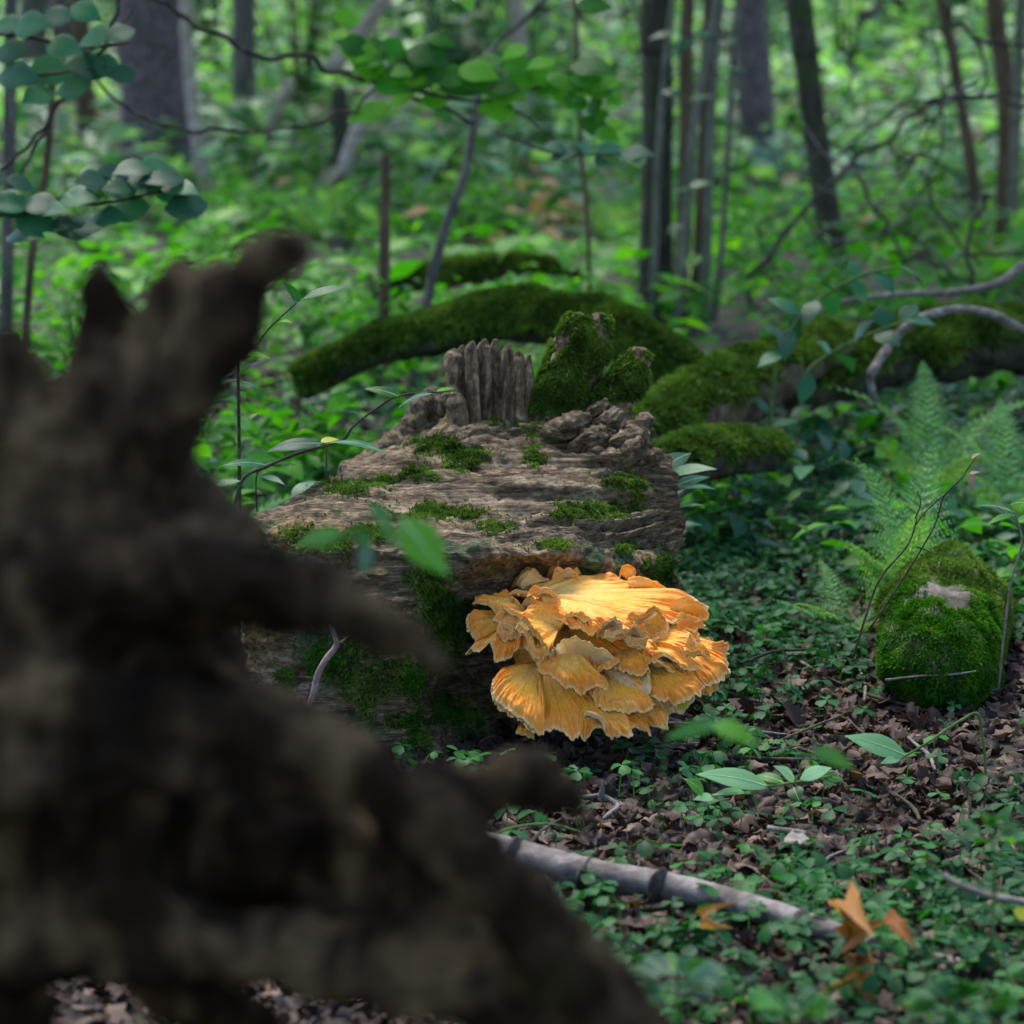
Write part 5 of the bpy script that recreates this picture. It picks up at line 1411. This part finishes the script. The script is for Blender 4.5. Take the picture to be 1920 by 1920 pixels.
# ------------------------------------------------------------------ ferns
def frond_mesh(L, npair, W, curve=.35, mat=None, seed=0):
    """rachis along +x rising then drooping, toothed pinnae on both sides"""
    t = np.linspace(0, 1, npair)
    pos, yaw, pit, sc, side = [], [], [], [], []
    pts = np.stack([L * t, 0 * t, L * (curve * t - curve * 1.1 * t * t)], -1)
    quads_V, parts_ = [], []
    for i in range(1, npair):
        tt = t[i]
        pl = W * 1.25 * (1 - tt) ** .8 * min(1.0, .35 + tt * 5)
        for sgn in (-1, 1):
            a = sgn * (1.25 - .45 * tt)
            m = 9
            for j in range(m):
                u = (j + .5) / m
                ll = (W * .17) * (1 - .8 * u) * (1 - .6 * tt)
                c = pts[i] + np.array((math.cos(a) * pl * u, math.sin(a) * pl * u, -.18 * pl * u * u))
                for s2 in (-1, 1):
                    quads_V.append((c, a + s2 * 1.05, ll))
    c = np.array([q[0] for q in quads_V]); a = np.array([q[1] for q in quads_V]); l = np.array([q[2] for q in quads_V])
    V, f, tn = scatter(L2, c, a, rng.normal(-.1, .2, len(a)), rng.normal(0, .25, len(a)), l * 1.5, np.clip(rng.normal(.5, .18, len(a)), 0, 1))
    V2, f2 = tube(pts[::2] if npair > 8 else pts, np.linspace(.0022, .0006, len(pts[::2])), seg=5, n=npair)
    Vj, fj = join([(V, f), (V2, f2)])
    return make_mesh('frond', Vj, fj, mat or M['fern'], {'tint': np.concatenate([tn, np.full(len(V2), .5)])})
FM = [frond_mesh(.34, 20, .10, .5), frond_mesh(.30, 18, .09, .25), frond_mesh(.40, 22, .105, .75)]

def fern(label, px_, py_, d, fronds, scale=1.0, group=None):
    b = P(px_, py_, d); b[2] = float(terr(b[0], d)) - .01
    root = thing('fern', label, 'fern', b, group)
    for i, (yaw, pitch, roll, s, k) in enumerate(fronds):
        o = bpy.data.objects.new('frond', FM[k]); COL.objects.link(o)
        o.parent = root
        o.location = (.01 * math.cos(i), .01 * math.sin(i), .02)
        o.rotation_euler = (roll, -pitch, yaw)
        o.scale = (s * scale,) * 3
    return root
fern('tall pale green fern with upright lacy fronds behind the mossy log end', 1700, 1080, 4.95, [(1.2, 1.15, .1, 1.05, 2), (2.2, 1.2, -.2, .95, 2), (-2.6, .95, .2, .8, 0), (-.5, .9, 0, .7, 0), (1.6, .85, .3, .9, 1), (-1.6, 1.1, 0, .85, 2), (3.3, 1.0, 0, .75, 0)], 1.0)
fern('small faded pale fern low beside the tall lacy fern', 1590, 1090, 4.9, [(2.9, .5, .1, .6, 1), (-2.5, .6, 0, .55, 0), (1.8, .8, 0, .6, 0), (-.9, .55, 0, .5, 1), (.4, .7, 0, .45, 1)], 1.0)
fern('spreading green fern under the bent pale grey branch', 1750, 800, 6.3, [(2.6, .9, .2, 1.0, 2), (.4, .8, 0, 1.0, 2), (-1.2, .7, 0, .9, 0), (1.5, 1.1, 0, 1.0, 2), (-2.4, .8, 0, .9, 0), (3.3, .6, 0, .9, 1)], 1.1)
fern('yellowish fern at the side of the spreading green fern', 1900, 790, 6.0, [(2.6, .9, .2, 1.0, 2), (.4, .8, 0, 1.0, 2), (-1.2, .7, 0, .9, 0), (1.5, 1.1, 0, 1.0, 2), (-2.4, .8, 0, .9, 0)], .95)
fern('small fern low behind the dark stump foot', 395, 960, 5.4, [(2.6, .9, .2, 1.0, 2), (.4, .8, 0, 1.0, 2), (-1.2, .7, 0, .9, 0), (1.5, 1.1, 0, .9, 2)], .8)
for i, (x, y, d) in enumerate([(600, 350, 17), (650, 330, 18.5), (1190, 370, 16), (1150, 360, 17), (1880, 460, 13), (1840, 480, 12), (560, 360, 19), (700, 330, 20)]):
    fern('blurred pale fern clump in the distant undergrowth', x, y, d, [(k * 1.05 + i, .6 + .2 * (k % 2), 0, 1.0, k % 3) for k in range(7)], 1.5, 'blurred ferns in the distant undergrowth')

# ------------------------------------------------------------------ undergrowth
def plant_proto(kind, nst, h, spread, leaf, mat, nl):
    """returns an unlinked recipe: (stem meshes, leaf mesh)"""
    stems, pos, yaw, pit, rol, sc = [], [], [], [], [], []
    for i in range(nst):
        a = i * 2.4 + rng.uniform(0, 1)
        hh = h * rng.uniform(.6, 1.05)
        tip = np.array((math.cos(a) * spread * rng.uniform(.4, 1), math.sin(a) * spread * rng.uniform(.4, 1), hh))
        pts = np.array([(0, 0, -.03), tip * (.35, .35, .5), tip])
        V, f = tube(pts, [h * .008, h * .006, h * .003], seg=5, n=8)
        stems.append(make_mesh('stem', V, f, M['stem_green' if kind == 'herb' else 'stem_dark']))
        c = crom(pts, 20)
        for k in range(nl):
            t = rng.integers(5, 20)
            ya = rng.uniform(0, 6.28)
            off = rng.uniform(0, 1) * spread * (.15 if kind == 'herb' else .45)
            pos.append(c[t] + np.array((math.cos(ya) * off, math.sin(ya) * off, rng.normal(0, .02 * h))))
            yaw.append(ya); pit.append(rng.normal(0, .3)); rol.append(rng.normal(0, .35)); sc.append(leaf * rng.uniform(.6, 1.25))
    V, f, t = scatter(L3 if kind == 'herb' else LW, np.array(pos), np.array(yaw), np.array(pit), np.array(rol), np.array(sc), np.clip(rng.normal(.5, .25, len(pos)), 0, 1))
    return stems, make_mesh('foliage', V, f, mat, {'tint': t})

def put_plant(rec, name, label, cat, group, x, y, s, yaw):
    stems, fol = rec
    r = bpy.data.objects.new(name, None); COL.objects.link(r); r.empty_display_size = .1
    r.location = (float(x), float(y), float(terr(x, y)))
    r.rotation_euler = (0, 0, yaw); r.scale = (s, s, s)
    r['label'] = label; r['category'] = cat; r['group'] = group
    for sm in stems:
        o = bpy.data.objects.new('stem', sm); COL.objects.link(o); o.parent = r
    o = bpy.data.objects.new('foliage', fol); COL.objects.link(o); o.parent = r

def undergrowth():
    herbT = [plant_proto('herb', 3, .22, .10, .085, M['teal'], 5) for _ in range(3)]
    herbG = [plant_proto('herb', 4, .30, .14, .09, M['bright'], 7) for _ in range(3)]
    shrB = [plant_proto('shrub', 6, 1.0, .55, .11, M['bright'], 26) for _ in range(3)]
    shrH = [plant_proto('shrub', 6, 1.3, .6, .11, M['herb'], 30) for _ in range(3)]
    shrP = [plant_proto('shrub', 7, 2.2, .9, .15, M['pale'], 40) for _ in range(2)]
    shrT = [plant_proto('shrub', 7, 2.4, 1.0, .16, M['teal'], 40) for _ in range(2)]
    # blue-green herbs to the right and behind the log
    for i in range(70):
        y = rng.uniform(5.7, 8.6); x = rng.uniform(.055 * y, .25 * y)
        put_plant(herbT[i % 3], 'herb_plant', 'low blue-green leafy herb growing right of the logs', 'plant', 'blue-green herbs right of the logs', x, y, rng.uniform(.6, 1.1), rng.uniform(0, 6))
    # bright herbs left and middle
    for i in range(130):
        y = 5.6 + 6.5 * rng.random() ** 1.2; x = rng.uniform(-.25, .10 if y < 8 else .24) * y
        put_plant(herbG[i % 3], 'herb_plant', 'bright green leafy herb growing behind the rotten log', 'plant', 'bright herbs behind the rotten log', x, y, rng.uniform(.55, 1.1), rng.uniform(0, 6))
    for i in range(60):
        y = 9 + 9 * rng.random(); x = rng.uniform(-.25, .25) * y
        if abs(x / y * F + 960 - 1270) < 90 and y < 12: continue
        put_plant(shrB[i % 3], 'low_shrub', 'knee-high sunlit green shrub in the middle distance', 'shrub', 'sunlit low shrubs in the middle distance', x, y, rng.uniform(.28, .55), rng.uniform(0, 6))
    for i in range(44):
        y = 14 + 14 * rng.random(); x = rng.uniform(-.26, .26) * y
        put_plant(shrH[i % 3], 'shrub', 'waist-high green shrub under the far trees', 'shrub', 'waist-high shrubs under the far trees', x, y, rng.uniform(.3, .6) + .015 * (y - 14), rng.uniform(0, 6))
    for i in range(70):
        y = 27 + 28 * rng.random(); x = rng.uniform(-.26, .26) * y
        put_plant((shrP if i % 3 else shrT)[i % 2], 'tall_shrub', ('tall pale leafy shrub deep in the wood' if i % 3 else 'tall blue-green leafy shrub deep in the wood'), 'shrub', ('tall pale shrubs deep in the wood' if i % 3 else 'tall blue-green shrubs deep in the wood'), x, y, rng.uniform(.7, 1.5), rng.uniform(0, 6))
    # ground layer too dense to count
    def layer(n, y0, y1, size, mat, name, label, tmpl, hmax, dens=None, tmu=.5):
        x, y = in_view(n, y0, y1, .6)
        if dens is not None:
            k = rng.random(n) < dens(x, y); x, y = x[k], y[k]
        n = len(x)
        pos = np.stack([x, y, terr(x, y) + hmax * rng.random(n) ** 1.3 + .02], -1)
        V, f, t = scatter(tmpl, pos, rng.uniform(0, 6.28, n), rng.normal(0, .3, n), rng.normal(0, .35, n), size * rng.uniform(.5, 1.3, n), np.clip(rng.normal(tmu, .25, n) + .3 * fbm(pos * .8, 2), 0, 1))
        solo(name, V, f, M[mat], label, 'undergrowth', kind='stuff', attrs={'tint': t}, origin=np.zeros(3))
    notlog = lambda x, y: ~((x > -.6) & (x < .36) & (y < 5.4))
    layer(7500, 5.0, 11, .075, 'bright', 'leafy_undergrowth', 'dense bright green low leaves carpeting the ground behind the rotten log', L3, .16, lambda x, y: notlog(x, y) * np.clip(.38 + 1.3 * fbm(np.stack([x * 1.3, y * .8, 0 * x], -1), 3) - .5 * ss(.0, .25, x / y) * (y < 8.5), 0, 1))
    layer(6000, 5.6, 9, .055, 'teal', 'leafy_undergrowth', 'dense blue-green low leaves carpeting the ground around the ferns', L3, .10, lambda x, y: notlog(x, y) * np.clip(.35 + .8 * fbm(np.stack([x * 1.3 + 5, y, 0 * x], -1), 3) + .4 * ss(.05, .2, x / y), 0, 1))
    layer(9500, 10, 24, .18, 'bright', 'leafy_undergrowth', 'bright green low leaves under the middle trees', L2, .35, lambda x, y: np.clip(.35 + 1.5 * fbm(np.stack([x * .7, y * .35, 0 * x + 2], -1), 3), 0, 1))
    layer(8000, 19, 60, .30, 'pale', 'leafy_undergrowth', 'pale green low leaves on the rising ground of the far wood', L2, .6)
    layer(6000, 18, 60, .28, 'teal', 'leafy_undergrowth', 'blue-green low leaves on the rising ground of the far wood', L2, .6)
    layer(1200, 14, 22, .16, 'bracken', 'dead_bracken', 'tan dead bracken patch by the pale birch', L2, .5, lambda x, y: np.exp(-(((x / y * F + 960 - 1030) / 70) ** 2)) + .06)
undergrowth()
